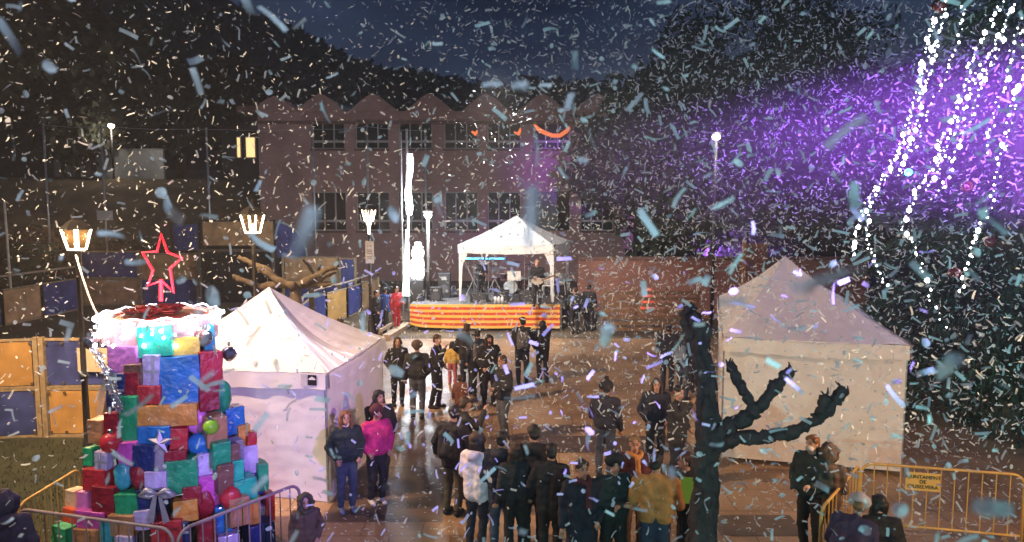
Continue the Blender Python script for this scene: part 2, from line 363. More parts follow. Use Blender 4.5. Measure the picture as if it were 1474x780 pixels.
for (v0, v1), zz in (((276, 332), (l0, l1)), ((172, 214), (u0_, u1_))):
    for i, (a, c) in enumerate(up):
        if v0 == 276 and i == 5:
            dr = MB().span((bx(770), BY + .12, l0), (bx(802), BY + .18, l1)).build('door', pm('grey_green_door', (.16, .18, .17), .6), school)
            MB().span((bx(797), BY + .08, l0 + .9), (bx(799), BY + .12, l0 + 1.05)).build('handle', steel, dr); continue
        x0, x1 = bx(a), bx(c); z0, z1 = zz; b = MB(); t_ = .06; y0, y1 = BY + .2, BY + .28
        b.span((x0, y0, z0), (x1, y1, z0 + t_)); b.span((x0, y0, z1 - t_), (x1, y1, z1)); b.span((x0, y0, z0 + t_), (x0 + t_, y1, z1 - t_)); b.span((x1 - t_, y0, z0 + t_), (x1, y1, z1 - t_))
        for k in (1, 2): xx = x0 + (x1 - x0) * k / 3; b.span((xx - .035, y0 - .004, z0 + t_), (xx + .035, y1, z1 - t_))
        zz2 = z0 + (z1 - z0) * .22; b.span((x0 + t_, y0 - .012, zz2), (x1 - t_, y1 + .02, zz2 + .13))
        wf = b.build('window', alu, school)
        MB().span((x0, BY + .30, z0), (x1, BY + .32, z1)).build('pane', pane_dark, wf)
        MB().span((x0 - .05, BY - .05, z0 - .12), (x1 + .05, BY + .1, z0 - .003)).build('sill', roofm, wf)
gl = pm('orange_glow', (.5, .15, .06), .5, .05, 4, emit=(1, .22, .07), es=.7, sample=False)  # reflections in the school panes, put in as glowing orange tubes
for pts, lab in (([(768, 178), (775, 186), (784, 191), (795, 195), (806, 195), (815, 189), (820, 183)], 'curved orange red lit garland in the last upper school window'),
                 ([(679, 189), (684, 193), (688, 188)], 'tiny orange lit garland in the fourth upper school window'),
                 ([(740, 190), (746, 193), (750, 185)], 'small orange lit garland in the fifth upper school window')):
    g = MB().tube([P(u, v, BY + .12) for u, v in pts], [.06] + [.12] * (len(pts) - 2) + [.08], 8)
    o = g.at('glowing_garland', gl, P(*pts[1], BY + .12)); tag(o, lab, 'garland', 'orange garlands in the school windows')  # these glowing tubes stand in for reflections in the panes, not garlands

# small lit house, grey wall, distant house behind the slope
def simple_house(name, label, u0, u1, vt, vb, Y, depth, col, wins, cat='house'):
    a, c = P(u0, vt, Y), P(u1, vb, Y); x0, x1, z1 = a.x, c.x, a.z; z0 = min(terrain(x0, Y), terrain(x1, Y)) - .3
    h = thing(name, label, cat, ((x0 + x1) / 2, Y, z0))
    MB().span((x0, Y, z0), (x1, Y + depth, z1)).build('wall', col, h)
    xm = Y + depth / 2
    MB().prism([(x0 - .3, Y - .3, z1 + .003), (x0 - .3, xm, z1 + 1.6), (x0 - .3, Y + depth + .3, z1 + .003)], (x1 - x0 + .6, 0, 0)).build('roof', roofm, h)
    for (wa, wb, va, vb2, m) in wins:
        p, q = P(wa, va, Y - .1), P(wb, vb2, Y - .1)
        b = MB(); b.span((p.x - .07, Y - .08, q.z - .07), (q.x + .07, Y - .003, p.z + .07)); f = b.build('window', alu, h)
        MB().span((p.x, Y - .11, q.z), (q.x, Y - .083, p.z)).build('pane', m, f)
    return h
litw = pm('lit_window_warm', (.6, .4, .2), .4, .1, 1, emit=(1, .62, .26), es=1.1)
litw2 = pm('lit_window_white', (.6, .55, .5), .4, .2, 3, emit=(1, .8, .6), es=.7)
dimw = pm('dim_window', (.2, .22, .22), .4, .2, 3, emit=(.6, .75, .75), es=.10)
dwall = pm('dark_render', (.05, .05, .052), .9, .3, 1)
simple_house('small_house', 'dark small house with two warm lit windows left of the school', 318, 374, 186, 260, 56, 6, dwall, [(341, 346, 198, 226, litw), (354, 367, 198, 226, litw)])
simple_house('distant_house', 'dark house at the top of the slope with patchy lit upper windows', -60, 84, 152, 250, 62, 8, dwall, [(7, 15, 166, 176, litw2), (9, 16, 179, 184, litw2), (20, 31, 166, 174, litw2), (36, 45, 167, 175, dimw), (66, 78, 167, 180, dimw), (-40, -20, 168, 180, dimw)])
Yw = 53; a, c = P(76, 216, Yw), P(236, 252, Yw)
gw = thing('boundary_wall', 'pale grey wall behind dark tree trunks above the slope', 'wall', (a.x, Yw, 6))
MB().span((a.x, Yw, 5.6), (c.x, Yw + .25, a.z)).build('wall_panel', pm('grey_render', (.33, .35, .35), .85, .3, .8), gw)
MB().span((a.x - .05, Yw - .05, a.z + .002), (c.x + .05, Yw + .3, a.z + .1)).build('coping', pm('grey_coping', (.25, .26, .26), .8), gw)

# low brick wall and slatted fence right of the stage
rw = thing('brick_wall', 'low reddish brick boundary wall behind the slatted fence right of the stage', 'wall', (P(840, 440, 31).x, 31, 0))
MB().span((P(832, 400, 31).x, 31, -.1), (P(1250, 400, 31).x, 31.3, P(900, 374, 31).z)).build('wall_panel', brick_mat('boundary_brick', (.33, .13, .085), (.27, .10, .07), (.2, .14, .12)), rw)
MB().span((P(832, 400, 31).x, 30.95, P(900, 374, 31).z + .003), (P(1250, 400, 31).x, 31.35, P(900, 374, 31).z + .12)).build('coping', roofm, rw)
sf = thing('slatted_fence', 'brown fence of horizontal wooden slats between stage and pruned tree', 'fence', (P(866, 468, 27).x, 27, 0))
x0, x1 = P(866, 440, 27).x, P(1010, 440, 27).x
zt_ = P(900, 414, 27).z
for k in range(7):
    z = .25 + k * (zt_ - .3) / 6.6
    MB().box(((x0 + x1) / 2, 27 + rnd.uniform(-.01, .01), z), (x1 - x0, .04, .13)).build('slat', brown_wood, sf)
for k in range(4):
    x = x0 + (x1 - x0) * (.04 + .92 * k / 3); MB().span((x - .05, 27.025, 0), (x + .05, 27.12, zt_)).build('post', brown_wood, sf)
kb = thing('notice_board', 'tall orange brown wooden board standing behind the right tent', 'board', (P(1082, 400, 30).x, 30, 0))
kx0, kx1 = P(1068, 360, 30).x, P(1100, 360, 30).x
MB().span((kx0, 29.9, 0), (kx0 + .14, 30.02, P(1070, 345, 30).z)).build('post', pm('orange_post', (.40, .17, .05), .6), kb)
MB().span((kx0 + .143, 29.93, P(1080, 384, 30).z - .4), (kx1, 30, P(1080, 350, 30).z)).build('panel', pm('red_brown_board', (.22, .08, .045), .7, .3, 4), kb)
MB().span((kx1 + .003, 29.9, 0), (kx1 + .1, 30.02, P(1070, 350, 30).z)).build('post', brown_wood, kb)

# ------------------------------------------------------------------ trees
leaf_dark = pm('night_leaves', (.04, .046, .026), .7, .45, .8, trans=.2)
leaf_mid = pm('evergreen_leaves', (.045, .065, .035), .7, .45, .8, trans=.2)
needle = pm('conifer_needles', (.020, .038, .024), .75, .45, 1.2, trans=.1)
def leafy_tree(label, base, h, cr, n, seed, mat, trunk_r=.3, cz=.55, squash=.9, leaf=.3, group=None, name='leafy_tree'):
    r = random.Random(seed); t = thing(name, label, 'tree', base, 0, group); top = V((r.uniform(-.3, .3), r.uniform(-.3, .3), h * .72))
    tb = MB(); tb.tube([(0, 0, -.3), (r.uniform(-.1, .1), 0, h * .25), V((top.x * .6, top.y * .6, h * .5)), top], [trunk_r * 1.25, trunk_r, trunk_r * .7, trunk_r * .25], 9)
    tips = []
    for k in range(11):
        a = k * 2.4 + r.uniform(-.4, .4); z0 = h * r.uniform(.3, .62); s = V((top.x * .5, top.y * .5, z0)); rr = cr * r.uniform(.5, .95)
        e = s + V((math.cos(a) * rr, math.sin(a) * rr, h * r.uniform(.06, .34))); mid = s.lerp(e, .5) + V((0, 0, r.uniform(0, .5)))
        tb.tube([s, mid, e], [trunk_r * .4, trunk_r * .25, .03], 6); tips += [e, mid, s.lerp(e, .75)]
    tips.append(V((top.x, top.y, h * .92))); tb.build('trunk', bark_far, t, smooth=True, local=True)
    clumps = [(p, r.uniform(.22, .42) * cr) for p in tips]
    for _ in range(16):
        d = V((r.gauss(0, 1), r.gauss(0, 1), r.gauss(0, 1))).normalized(); clumps.append((V((0, 0, h * (cz + .08))) + V((d.x * cr * .72, d.y * cr * .72, d.z * h * (1 - cz) * squash * .72)), r.uniform(.2, .4) * cr))
    cb = MB()
    for _ in range(n):
        c, rad = r.choice(clumps); d = V((r.gauss(0, 1), r.gauss(0, 1), r.gauss(0, .8))).normalized(); p = c + d * rad * (r.random() ** .4)
        s = leaf * r.uniform(.5, 1.2); u = V((r.gauss(0, 1), r.gauss(0, 1), r.gauss(0, 1))).normalized(); w = u.orthogonal().normalized() * s * .45; u = u * s
        cb.f([cb.bm.verts.new(p - u), cb.bm.verts.new(p + w), cb.bm.verts.new(p + u), cb.bm.verts.new(p - w)])
    cb.build('crown', mat, t, local=True, recalc=False)
    return t
for lab, u, Y, h, cr, n, sd in (('tall black tree filling the top corner above the distant house', -15, 52, 16, 7.0, 4200, 1), ('dark tree on the slope beside the tall street lamp', 118, 55, 11.5, 6.0, 3600, 2),
                                ('dark round tree on the slope before the small lit house', 262, 57, 8.5, 5.2, 3200, 3), ('dark tree on the slope between grey wall and small lit house', 200, 60, 9.5, 5, 2600, 4),
                                ('dark tree rising right behind the roof corner of the school', 330, 66, 10.5, 5, 2400, 5)):
    x = P(u, 250, Y).x; leafy_tree(lab, (x, Y, terrain(x, Y)), h, cr, n, sd, leaf_dark, .35, leaf=.55, group='dark trees on the slope')
for u in (92, 112, 136):                                           # trunks before the grey wall
    p = P(u, 252, 52); leafy_tree({92: 'thin dark tree at the start of the grey wall', 112: 'middle thin dark tree before the grey wall', 136: 'thin dark tree before the grey wall, nearest the lamp'}[u], (p.x, 52, 5.9), 4.6, 2.0, 900, u, leaf_dark, .16, .7, leaf=.4, group='dark trees on the slope')
for lab, u, Y, h, cr, n, sd, m in (('big dark tree lit purple, towering behind the brick wall', 1075, 37, 15.0, 6.0, 9000, 11, leaf_dark), ('purple lit tree standing at the school corner beside the big one', 945, 39, 11.5, 4.2, 6000, 12, leaf_mid),
                                   ('purple lit tree half hidden behind the giant lit conifer', 1215, 35, 9.5, 4.2, 5600, 13, leaf_mid), ('low bushy tree in front of the brick wall, purple in the party light', 1010, 34, 6.0, 3.4, 4200, 14, leaf_mid), ('dark bushy tree rising right above the wooden notice board', 1140, 34, 6.2, 3.6, 4200, 15, leaf_dark)):
    x = P(u, 300, Y).x; leafy_tree(lab, (x, Y, 0), h, cr, n, sd, m, .4, leaf=.34, group='trees behind the brick wall')
# reddish shrubs on the slope
for i, (lab, u, Y, s) in enumerate((('reddish brown bush on the slope under the grey wall', 60, 42.5, 2.4), ('scruffy brown bush beside the tall lamp on the slope', 175, 41, 2.6), ('brown bush low on the slope above the blue board', 240, 40, 2.4), ('wide brown bush at the foot of the small house slope', 325, 41, 2.6), ('brown bush above the dark green hedge', 15, 40.5, 2.3))):
    x = P(u, 300, Y).x; r = random.Random(40 + i); t = thing('bush', lab, 'bush', (x, Y, terrain(x, Y) - .1), 0, 'bushes on the slope'); cb = MB(); tb = MB()
    for _ in range(12): tb.tube([(0, 0, 0), (r.uniform(-1, 1) * s * .5, r.uniform(-.5, .5) * s * .5, s * .5), (r.uniform(-1, 1) * s, r.uniform(-.5, .5) * s, s * r.uniform(.5, .9))], [.05, .03, .01], 5)
    tb.build('stem', bark_far, t, local=True)
    for _ in range(1500):
        d = V((r.gauss(0, 1), r.gauss(0, 1), abs(r.gauss(0, 1)))).normalized() * (r.random() ** .5); p = V((d.x * s * 1.3, d.y * s * .6, d.z * s * .75)); q = V((r.gauss(0, 1), r.gauss(0, 1), r.gauss(0, 1))).normalized() * .22; w = q.orthogonal() * .4
        cb.f([cb.bm.verts.new(p + o) for o in (-q, w, q, -w)])
    cb.build('foliage', pm('brown_leaves', (.10, .055, .04), .9, .5, 1.5), t, local=True, recalc=False)
hx0, hx1 = P(-20, 380, 33).x, P(54, 380, 33).x
hg = thing('hedge', 'clipped dark green hedge behind the court railing', 'hedge', ((hx0 + hx1) / 2, 36.2, 0)); cb = MB()
for _ in range(4200):
    p = V((rnd.uniform(hx0 - 1, hx1 - 1.3), 36.2 + rnd.uniform(-.6, .6), rnd.uniform(.1, P(20, 352, 36).z))); q = V((rnd.gauss(0, 1), rnd.gauss(0, 1), rnd.gauss(0, 1))).normalized() * .13; w_ = q.orthogonal() * .5
    cb.f([cb.bm.verts.new(p + o) for o in (-q, w_, q, -w_)])
cb.build('foliage', pm('hedge_leaves', (.03, .055, .025), .8, .4, 2), hg, recalc=False)

# giant conifer with strings of lights
CT = V((12.4, 18.6, 0)); TH = 15.5
def con_r(z): return max(.05, 4.75 * (1 - (z / TH)) ** .92)
ct = thing('giant_conifer', 'giant dark conifer hung with strings of white lights beside the right tent', 'tree', CT)
MB().tube([(0, 0, -.2), (0, 0, 6), (0, 0, TH - .3)], [.5, .36, .05], 12).build('trunk', bark_far, ct, local=True, smooth=True)
cb = MB(); r = random.Random(5)
for k in range(620):
    z = TH * (1 - r.random() ** .62) * .985 + .25; a = r.uniform(0, 6.283); rr = con_r(z) * r.uniform(.82, 1.06)
    if math.sin(a) > .55 and r.random() < .6: continue
    out_d = V((math.cos(a), math.sin(a), 0)); s0 = V((0, 0, z + .25 * rr)); e = out_d * rr + V((0, 0, z - .12 * rr))
    nleaf = int(22 + rr * 9)
    for j in range(nleaf):
        tt = r.uniform(.30, 1.0); p = s0.lerp(e, tt) + V((0, 0, -.25 * tt * tt)); side = V((-out_d.y, out_d.x, 0)) * r.uniform(-1, 1) * .5 * (1.25 - tt)
        d = (out_d * r.uniform(.4, 1) + side * 1.3 + V((0, 0, r.uniform(-.9, .25)))).normalized() * r.uniform(.16, .36); p = p + side + V((0, 0, r.uniform(-.1, .1))); w_ = d.cross(V((r.gauss(0, 1), r.gauss(0, 1), 1))).normalized() * .045
        cb.f([cb.bm.verts.new(p - w_), cb.bm.verts.new(p + w_), cb.bm.verts.new(p + d)])
cb.build('crown', needle, ct, local=True, recalc=False)
bulb_s = bpy.data.meshes.new('b'); bulb_l = None
def bulb_proto(rad, mat, name='bulb'):
    b = MB().ell((0, 0, 0), (rad, rad, rad * 1.2), 1); o = b.build(name, mat, smooth=True); me = o.data; bpy.data.objects.remove(o); return me
BM = [bulb_proto(x, bulb_white) for x in (.012, .018, .029)]; BMC = [bulb_proto(x, bulb_cool) for x in (.013, .019, .027)]
BIG = bulb_proto(.055, bulb_white)
def on_cone(u, v):                                                 # where a sight line meets the tree's outer cone
    d = ray(u, v); o = V((0, 0, CAMH)); best = None; lo = None
    for k in range(900):
        s = 11 + k * .012; p = o + d * (s / d.y); rr = math.hypot(p.x - CT.x, p.y - CT.y); g = rr - con_r(max(p.z, .05)) * 1.05
        if g <= 0: return p
        if lo is None or g < lo: lo = g; best = p
    q = V((best.x - CT.x, best.y - CT.y, 0)); q = q.normalized() * con_r(max(best.z, .05)) * 1.05; return V((CT.x + q.x, CT.y + q.y, best.z))
strings = [
 ('string of white lights running down the outer edge of the giant conifer', [(1347, 12), (1336, 62), (1327, 95), (1316, 150), (1298, 205), (1278, 250), (1250, 285), (1232, 330), (1226, 372)], 1.0),
 ('lights string on the conifer that ends near the green star lamp', [(1345, 60), (1338, 90), (1325, 125), (1310, 165), (1306, 200), (1290, 222), (1272, 260)], .9),
 ('thin lights string next inside the conifer edge string', [(1390, 0), (1383, 45), (1372, 80), (1358, 118), (1348, 140), (1335, 165), (1322, 195), (1312, 225)], .8),
 ('bright lights string from the conifer top over its middle', [(1450, 0), (1433, 18), (1426, 40), (1412, 58), (1397, 88), (1392, 120), (1378, 145), (1370, 175), (1352, 210), (1345, 240), (1322, 268), (1310, 300), (1298, 330)], 1.3),
 ('lights string on the conifer between the two brightest strings', [(1446, 35), (1440, 70), (1430, 85), (1420, 110), (1407, 130), (1400, 165), (1388, 190), (1376, 215), (1367, 240), (1360, 268), (1335, 290)], 1.0),
 ('long lights string down the open right flank of the conifer', [(1478, 40), (1472, 105), (1462, 140), (1453, 170), (1448, 200), (1440, 228), (1434, 262), (1424, 300), (1412, 330), (1400, 360), (1385, 400), (1382, 420)], 1.0),
 ('lights string filling the gap beside the conifer edge string', [(1362, 0), (1352, 40), (1345, 80), (1332, 120), (1322, 170), (1308, 215), (1296, 250)], 1.1),
 ('lights string close beside the brightest string of the conifer', [(1462, 0), (1440, 50), (1422, 80), (1402, 120), (1385, 165), (1366, 205), (1352, 240), (1330, 280)], 1.1),
 ('lights string along the picture edge of the conifer top', [(1472, 20), (1460, 60), (1452, 100), (1440, 140), (1428, 180), (1420, 220)], .8),
 ('short lights string low on the conifer above the right tent roof', [(1262, 268), (1250, 300), (1248, 345), (1262, 392), (1275, 410)], .9),
 ('lights string low on the conifer over the dark lower boughs', [(1300, 330), (1318, 360), (1330, 395), (1345, 440), (1362, 470)], .6),
]
r = random.Random(21)
def bulbs_on(root, pts, spacing, meshes, jit, maxn=99, big=0.0, name='bulb'):
    acc = 0; n = 0
    for a, c in zip(pts, pts[1:]):
        Ls = (c - a).length; s = spacing - acc
        while s < Ls and n < maxn:
            p = a.lerp(c, s / Ls) + V((r.uniform(-jit, jit), r.uniform(-jit, jit), r.uniform(-jit, jit)))
            me = BIG if r.random() < big else r.choice(meshes)
            o = bpy.data.objects.new(name, me); COL.objects.link(o); o.parent = root; o.location = p - root.location; s += spacing * r.uniform(.55, 1.45); n += 1
        acc = max(0, Ls - (s - spacing))
for lab, px, dens in strings:
    pts = [on_cone(u, v) for u, v in px]
    t = thing('light_string', lab, 'string lights', pts[0], 0, 'light strings on the giant conifer')
    MB().tube([p + V((0, -.02, 0)) for p in pts], .008, 5).build('wire', wire_mat, t)
    fine = []
    for a, c in zip(pts, pts[1:]): fine += [a.lerp(c, k / 6) for k in range(6)]
    fine.append(pts[-1]); bulbs_on(t, fine, (.10 / dens), BM, .055, 98, .08 * dens)
p = on_cone(1305, 248)
o = MB().ell(p + V((0, -.08, 0)), (.085, .085, .085), 2).at('green_lamp', pm('green_lit', (.1, .7, .5), .4, .02, 3, emit=(.05, 1, .6), es=9), p + V((0, -.08, 0)), smooth=True); tag(o, 'small bright green lamp glowing on the conifer', 'lamp')
p = on_cone(1352, 8)
bb = thing('tree_bauble', 'dark red bauble hanging at the top of the conifer edge', 'bauble', p)
MB().ell(p, (.17, .17, .17), 3).build('ball', pm('red_bauble', (.10, .01, .012), .25, .1, 4, coat=.5), bb, smooth=True); MB().lathe([(.03, .15), (.035, .2), (.02, .21)], 10, p).build('cap', steel, bb)
for i, (u, v, lab) in enumerate(((1425, 348, 'wine red bauble beside the long lights string on the conifer'), (1374, 392, 'dull red bauble on the dark lower boughs'), (1392, 268, 'magenta red bauble between lights strings mid way down the conifer'))):
    p = on_cone(u, v); t = thing('tree_bauble', lab, 'bauble', p, 0, 'baubles on the conifer'); MB().ell(p, (.13, .13, .13), 2).build('ball', MATS['red_bauble'], t, smooth=True); MB().lathe([(.02, .12), (.03, .16), (.02, .17)], 8, p).build('cap', steel, t)

# pruned plane trees: knobbly limbs
def roughen(o, amp, f, cuts=2):
    b = bmesh.new(); b.from_mesh(o.data); bmesh.ops.subdivide_edges(b, edges=b.edges[:], cuts=cuts, use_grid_fill=True); b.normal_update()
    for v in b.verts:
        q = v.co; h = abs(noise.noise((q.x * f, q.y * f, q.z * f * .22))) + .6 * abs(noise.noise((q.x * f * 2.3, q.y * f * 2.3, q.z * f * .7))); v.co = q + v.normal * amp * (h - .35)
    b.to_mesh(o.data); b.free()
    for p in o.data.polygons: p.use_smooth = True
    return o
def knob(pts, r0, r1, sd):
    q = random.Random(sd); fine = []; rr = []
    for i, (a, c) in enumerate(zip(pts, pts[1:])):
        for k in range(5): fine.append(a.lerp(c, k / 5))
    fine.append(pts[-1]); n = len(fine); fine = [p + V((q.uniform(-1, 1), q.uniform(-1, 1), q.uniform(-1, 1))) * r0 * .16 for p in fine]
    for i in range(n): rr.append((r0 + (r1 - r0) * i / (n - 1)) * q.uniform(.82, 1.3))
    return fine, rr
TY = 8.5
pt = thing('pruned_tree', 'thick dark pruned plane tree with bare stubby limbs before the right tent', 'tree', (P(1012, 780, TY).x, TY, 0))
b = MB(); xb = P(1012, 700, TY).x
f_, rr = knob([V((xb - .04, TY, -.1)), V((xb, TY, .5)), V((xb + .02, TY, 1.4)), V((xb + .03, TY, 2.2)), P(1014, 560, TY), P(1010, 500, TY), P(1004, 448, TY)], .18, .06, 3)
rr = [sum(rr[max(0, k - 1):k + 2]) / len(rr[max(0, k - 1):k + 2]) for k in range(len(rr))]; rr[0] *= 1.4; rr[-1] *= .8
roughen(b.tube(f_, rr, 22).build('trunk', bark, pt, smooth=True), .075, 11, 3)
for sd, pxs, r0, r1 in ((5, [(1018, 640, TY), (1050, 612, TY - .1), (1078, 597, TY - .15), (1102, 577, TY - .2), (1124, 548, TY - .2), (1137, 533, TY - .2)], .095, .055), (6, [(1022, 650, TY), (1060, 630, TY - .2), (1100, 630, TY - .35), (1140, 622, TY - .5), (1172, 607, TY - .6), (1192, 590, TY - .6), (1204, 572, TY - .6), (1217, 562, TY - .6)], .075, .05),
                        (7, [(1090, 592, TY - .17), (1076, 572, TY - .1), (1064, 552, TY), (1050, 524, TY)], .065, .045), (8, [(1176, 606, TY - .6), (1184, 585, TY - .62), (1190, 570, TY - .62)], .05, .04), (9, [(1020, 560, TY), (1002, 500, TY + .1), (992, 462, TY + .2), (988, 445, TY + .2)], .12, .08)):
    pts = [P(*p) for p in pxs]; f_, rr = knob(pts, r0, r1, sd); rr[-1] *= .9; rr[-2] *= 1.2; bb_ = MB(); bb_.tube(f_, rr, 10); roughen(bb_.build('limb', bark, pt, smooth=True), .032, 20, 2)
    for kk in range(4):
        aa = pts[-1] + V((random.Random(sd + kk).uniform(-.05, .05), .0, random.Random(sd * 3 + kk).uniform(-.05, .02))); MB().tube([aa, aa + V((random.Random(sd * 5 + kk).uniform(-.08, .08), random.Random(kk).uniform(-.05, .05), random.Random(sd + kk * 9).uniform(.02, .10)))], [.016, .006], 5).build('twig', bark, pt)
pale_bark = pm('pale_bark', (.085, .066, .045), .9, .35, 8, .6, 16)
t2 = thing('pruned_tree', 'small pruned tree with pale knobbly limbs in the lamp light behind the left tent', 'tree', (P(425, 440, 17.2).x, 17.4, 0))
b = MB(); q = P(425, 412, 17.4); b.tube([(q.x, 17.4, -.1), (q.x, 17.4, 1.4), q], [.17, .14, .13], 10).build('trunk', pale_bark, t2, smooth=True)
for sd, pxs in ((1, [(425, 412), (400, 404), (384, 392), (372, 388)]), (2, [(425, 412), (404, 409), (372, 412), (345, 402), (335, 398)]), (3, [(428, 412), (445, 402), (458, 396), (470, 388), (486, 384)]), (4, [(426, 410), (436, 411), (450, 410), (466, 409), (482, 408)]), (5, [(398, 404), (386, 388), (360, 378), (344, 370)])):
    pts = [P(u, v, 17.4 + (.12 * sd - .3)) for u, v in pxs]; f_, rr = knob(pts, .085, .05, sd); MB().tube(f_, rr, 8).build('limb', pale_bark, t2, smooth=True)
t3 = thing('pruned_tree', 'leafless dark pruned tree with two crooked twigs before the tan court board', 'tree', (P(448, 460, 24).x, 24, 0))
q = P(448, 412, 24); MB().tube([(q.x, 24, -.1), (q.x, 24, q.z)], [.12, .08], 8).build('trunk', bark_far, t3, smooth=True)
for pxs in ([(448, 412), (452, 395), (444, 382), (436, 374)], [(449, 410), (458, 394), (461, 380)], [(449, 411), (470, 398), (484, 392)]): f_, rr = knob([P(u, v, 24) for u, v in pxs], .07, .03, 3); MB().tube(f_, rr, 7).build('limb', bark_far, t3, smooth=True)

# ------------------------------------------------------------------ court boards
bolt_m = pm('board_clip', (.10, .075, .05), .6, .2, 9)
def boards(label, a, c, rows_, frame=wood_frame, post=True, clips=False, rail=None, name='court_board', group='boards around the ball court'):
    a, c = V((a[0], a[1], 0)), V((c[0], c[1], 0)); d = (c - a).normalized(); nrm = V((d.y, -d.x, 0))
    if nrm.y > 0: nrm = -nrm
    t = thing(name, label, 'board', a, 0, group); fw_ = .05; Ln = (c - a).length
    fb = MB(); zlo = min(x[0] for x in rows_); zhi = max(x[1] for x in rows_)
    for z in sorted({x[0] for x in rows_} | {x[1] for x in rows_}): fb.bar(a + d * .06 + V((0, 0, z)), c - d * .06 + V((0, 0, z)), .05, .05)
    fb.build('frame', frame, t)
    for e in (a, c): MB().span(V((e.x - .05, e.y - .05, 0)), V((e.x + .05, e.y + .05, zhi + .05))).build('post', frame, t)
    for z0, z1, m in rows_:
        p = MB(); p.bar(a + d * .09 + V((0, 0, (z0 + z1) / 2)), c - d * .09 + V((0, 0, (z0 + z1) / 2)), .025, z1 - z0 - .09); pn = p.build('panel', m, t)
        if clips:
            for s in (.10, .42, .8, Ln - .10):
                for z in (z0 + .08, z1 - .08): MB().box(a + d * min(s, Ln - .1) + V((0, 0, z)) + nrm * .03, (.05, .03, .05)).build('clip', bolt_m, pn)
    if rail:
        MB().tube([a + V((0, 0, rail)), c + V((0, 0, rail))], .04, 8).build('rail', pm('pale_rail', (.34, .28, .22), .5), t)
        for e in (a, (a + c) / 2, c): MB().tube([e + V((0, 0, zhi)), e + V((0, 0, rail))], .03, 6).build('rail_post', dark_iron, t)
    return t
zt2 = 2.06
boards('near court boards, orange above and blue below, at the lawn edge', (-13.0, 14.9), (-9.86, 15.5), [(.02, 1.02, blue_panel), (1.06, zt2, orange_panel)], clips=True)
boards('near court boards, blue above and orange below, behind the nearest lamp post', (-9.74, 15.5), (-7.05, 15.6), [(.02, 1.02, orange_panel), (1.06, zt2, blue_panel)], clips=True)
nb = P(133, 518, 15.45); o = MB().box(nb, (.62, .012, .5)).at('cream_poster', pm('cream_paper', (.55, .47, .33), .7, .06, 3), nb); tag(o, 'blank cream poster on the blue near court board', 'poster')
lc = [G(-40, 478), G(5, 470), G(62, 458), G(116, 446)]
for i, (lab, m) in enumerate((('blue court board at the picture edge under a pale rail', blue_panel), ('stained tan court board under a pale rail, between two blue ones', tan_panel), ('blue court board under a pale rail, meeting the far corner', blue_panel))):
    boards(lab, lc[i][:2], lc[i + 1][:2], [(.05, 1.42, m)], rail=1.95)
FY = 34.6
def fx(u): return P(u, 400, FY).x
def fz(v): return P(400, v, FY).z
boards('far court boards, blue over tan, left of the glowing red star', (fx(117), FY), (fx(200), FY), [(.05, fz(402), tan_panel), (fz(400), fz(362), blue_panel)])
boards('far court boards, tan over dark blue, behind the glowing red star', (fx(202), FY), (fx(284), FY), [(.05, fz(402), blue_panel), (fz(400), fz(365), tan_panel)])
boards('raised blue board between red star and the goal end', (fx(246), FY + .3), (fx(286), FY + .3), [(fz(362), fz(322), blue_panel)], frame=dark_iron)
boards('wide raised tan board over the dark goal opening', (fx(288), FY + .3), (fx(395), FY + .3), [(fz(355), fz(318), tan_panel)], frame=dark_iron)
boards('far court boards, tan over blue, behind the pale pruned limbs', (fx(408), FY), (fx(487), FY), [(.05, fz(407), blue_panel), (fz(404), fz(370), tan_panel)])
boards('narrow blue far court board beside the tan one', (fx(489), FY), (fx(512), FY), [(.05, fz(372), blue_panel)])
# rounded blue corner board
cw = thing('corner_board', 'blue court board with a rounded corner beside the goal', 'board', (fx(397), FY + .3, 0), 0, 'boards around the ball court')
poly = [(fx(397), FY + .3, fz(372)), (fx(440), FY + .3, fz(372))] + [(fx(397) + (fx(440) - fx(397)) * math.sin(k * .196), FY + .3, fz(372) + (fz(320) - fz(372)) * math.cos(k * .196)) for k in range(7, -1, -1)]
MB().prism(poly, (0, .04, 0)).build('panel', blue_panel, cw)
MB().tube([V((x, y - .02, z)) for x, y, z in poly[1:]], .05, 6).build('frame', pm('grey_blue_trim', (.22, .25, .3), .6), cw)
MB().span((fx(397), FY + .26, 0), (fx(397) + .1, FY + .36, fz(372))).build('post', dark_iron, cw)
# goal
gt = thing('goal', 'dark goal with a black net under the raised tan board', 'goal', (fx(345), FY - .2, 0))
for u in (290, 396): MB().span((fx(u) - .06, FY - .25, 0), (fx(u) + .06, FY - .13, fz(358))).build('post', pm('worn_goal_post', (.1, .085, .075), .6), gt)
MB().span((fx(290) + .063, FY - .25, fz(358) - .12), (fx(396) - .063, FY - .13, fz(358))).build('crossbar', MATS['worn_goal_post'], gt)
nb = MB()
for k in range(28): x = fx(291) + (fx(395) - fx(291)) * k / 27; nb.tube([(x, FY - .18, fz(360)), (x, FY + .9, .1)], .012, 4)
for k in range(14): z = .1 + (fz(360) - .1) * k / 13; y = FY + .9 - 1.08 * k / 13; nb.tube([(fx(291), y, z), (fx(395), y, z)], .012, 4)
nb.build('net', pm('black_net', (.03, .03, .03), .9), gt)
MB().span((fx(285), FY + 1.1, 0), (fx(400), FY + 1.2, fz(357))).at('goal_back_screen', pm('black_screen', (.02, .018, .018), .9, .4, 2), (fx(340), FY + 1.1, 0))  # black sheet stands in for the dark of the goal opening
tag(bpy.data.objects['goal_back_screen'], 'black cloth screen hanging behind the goal net', 'screen')
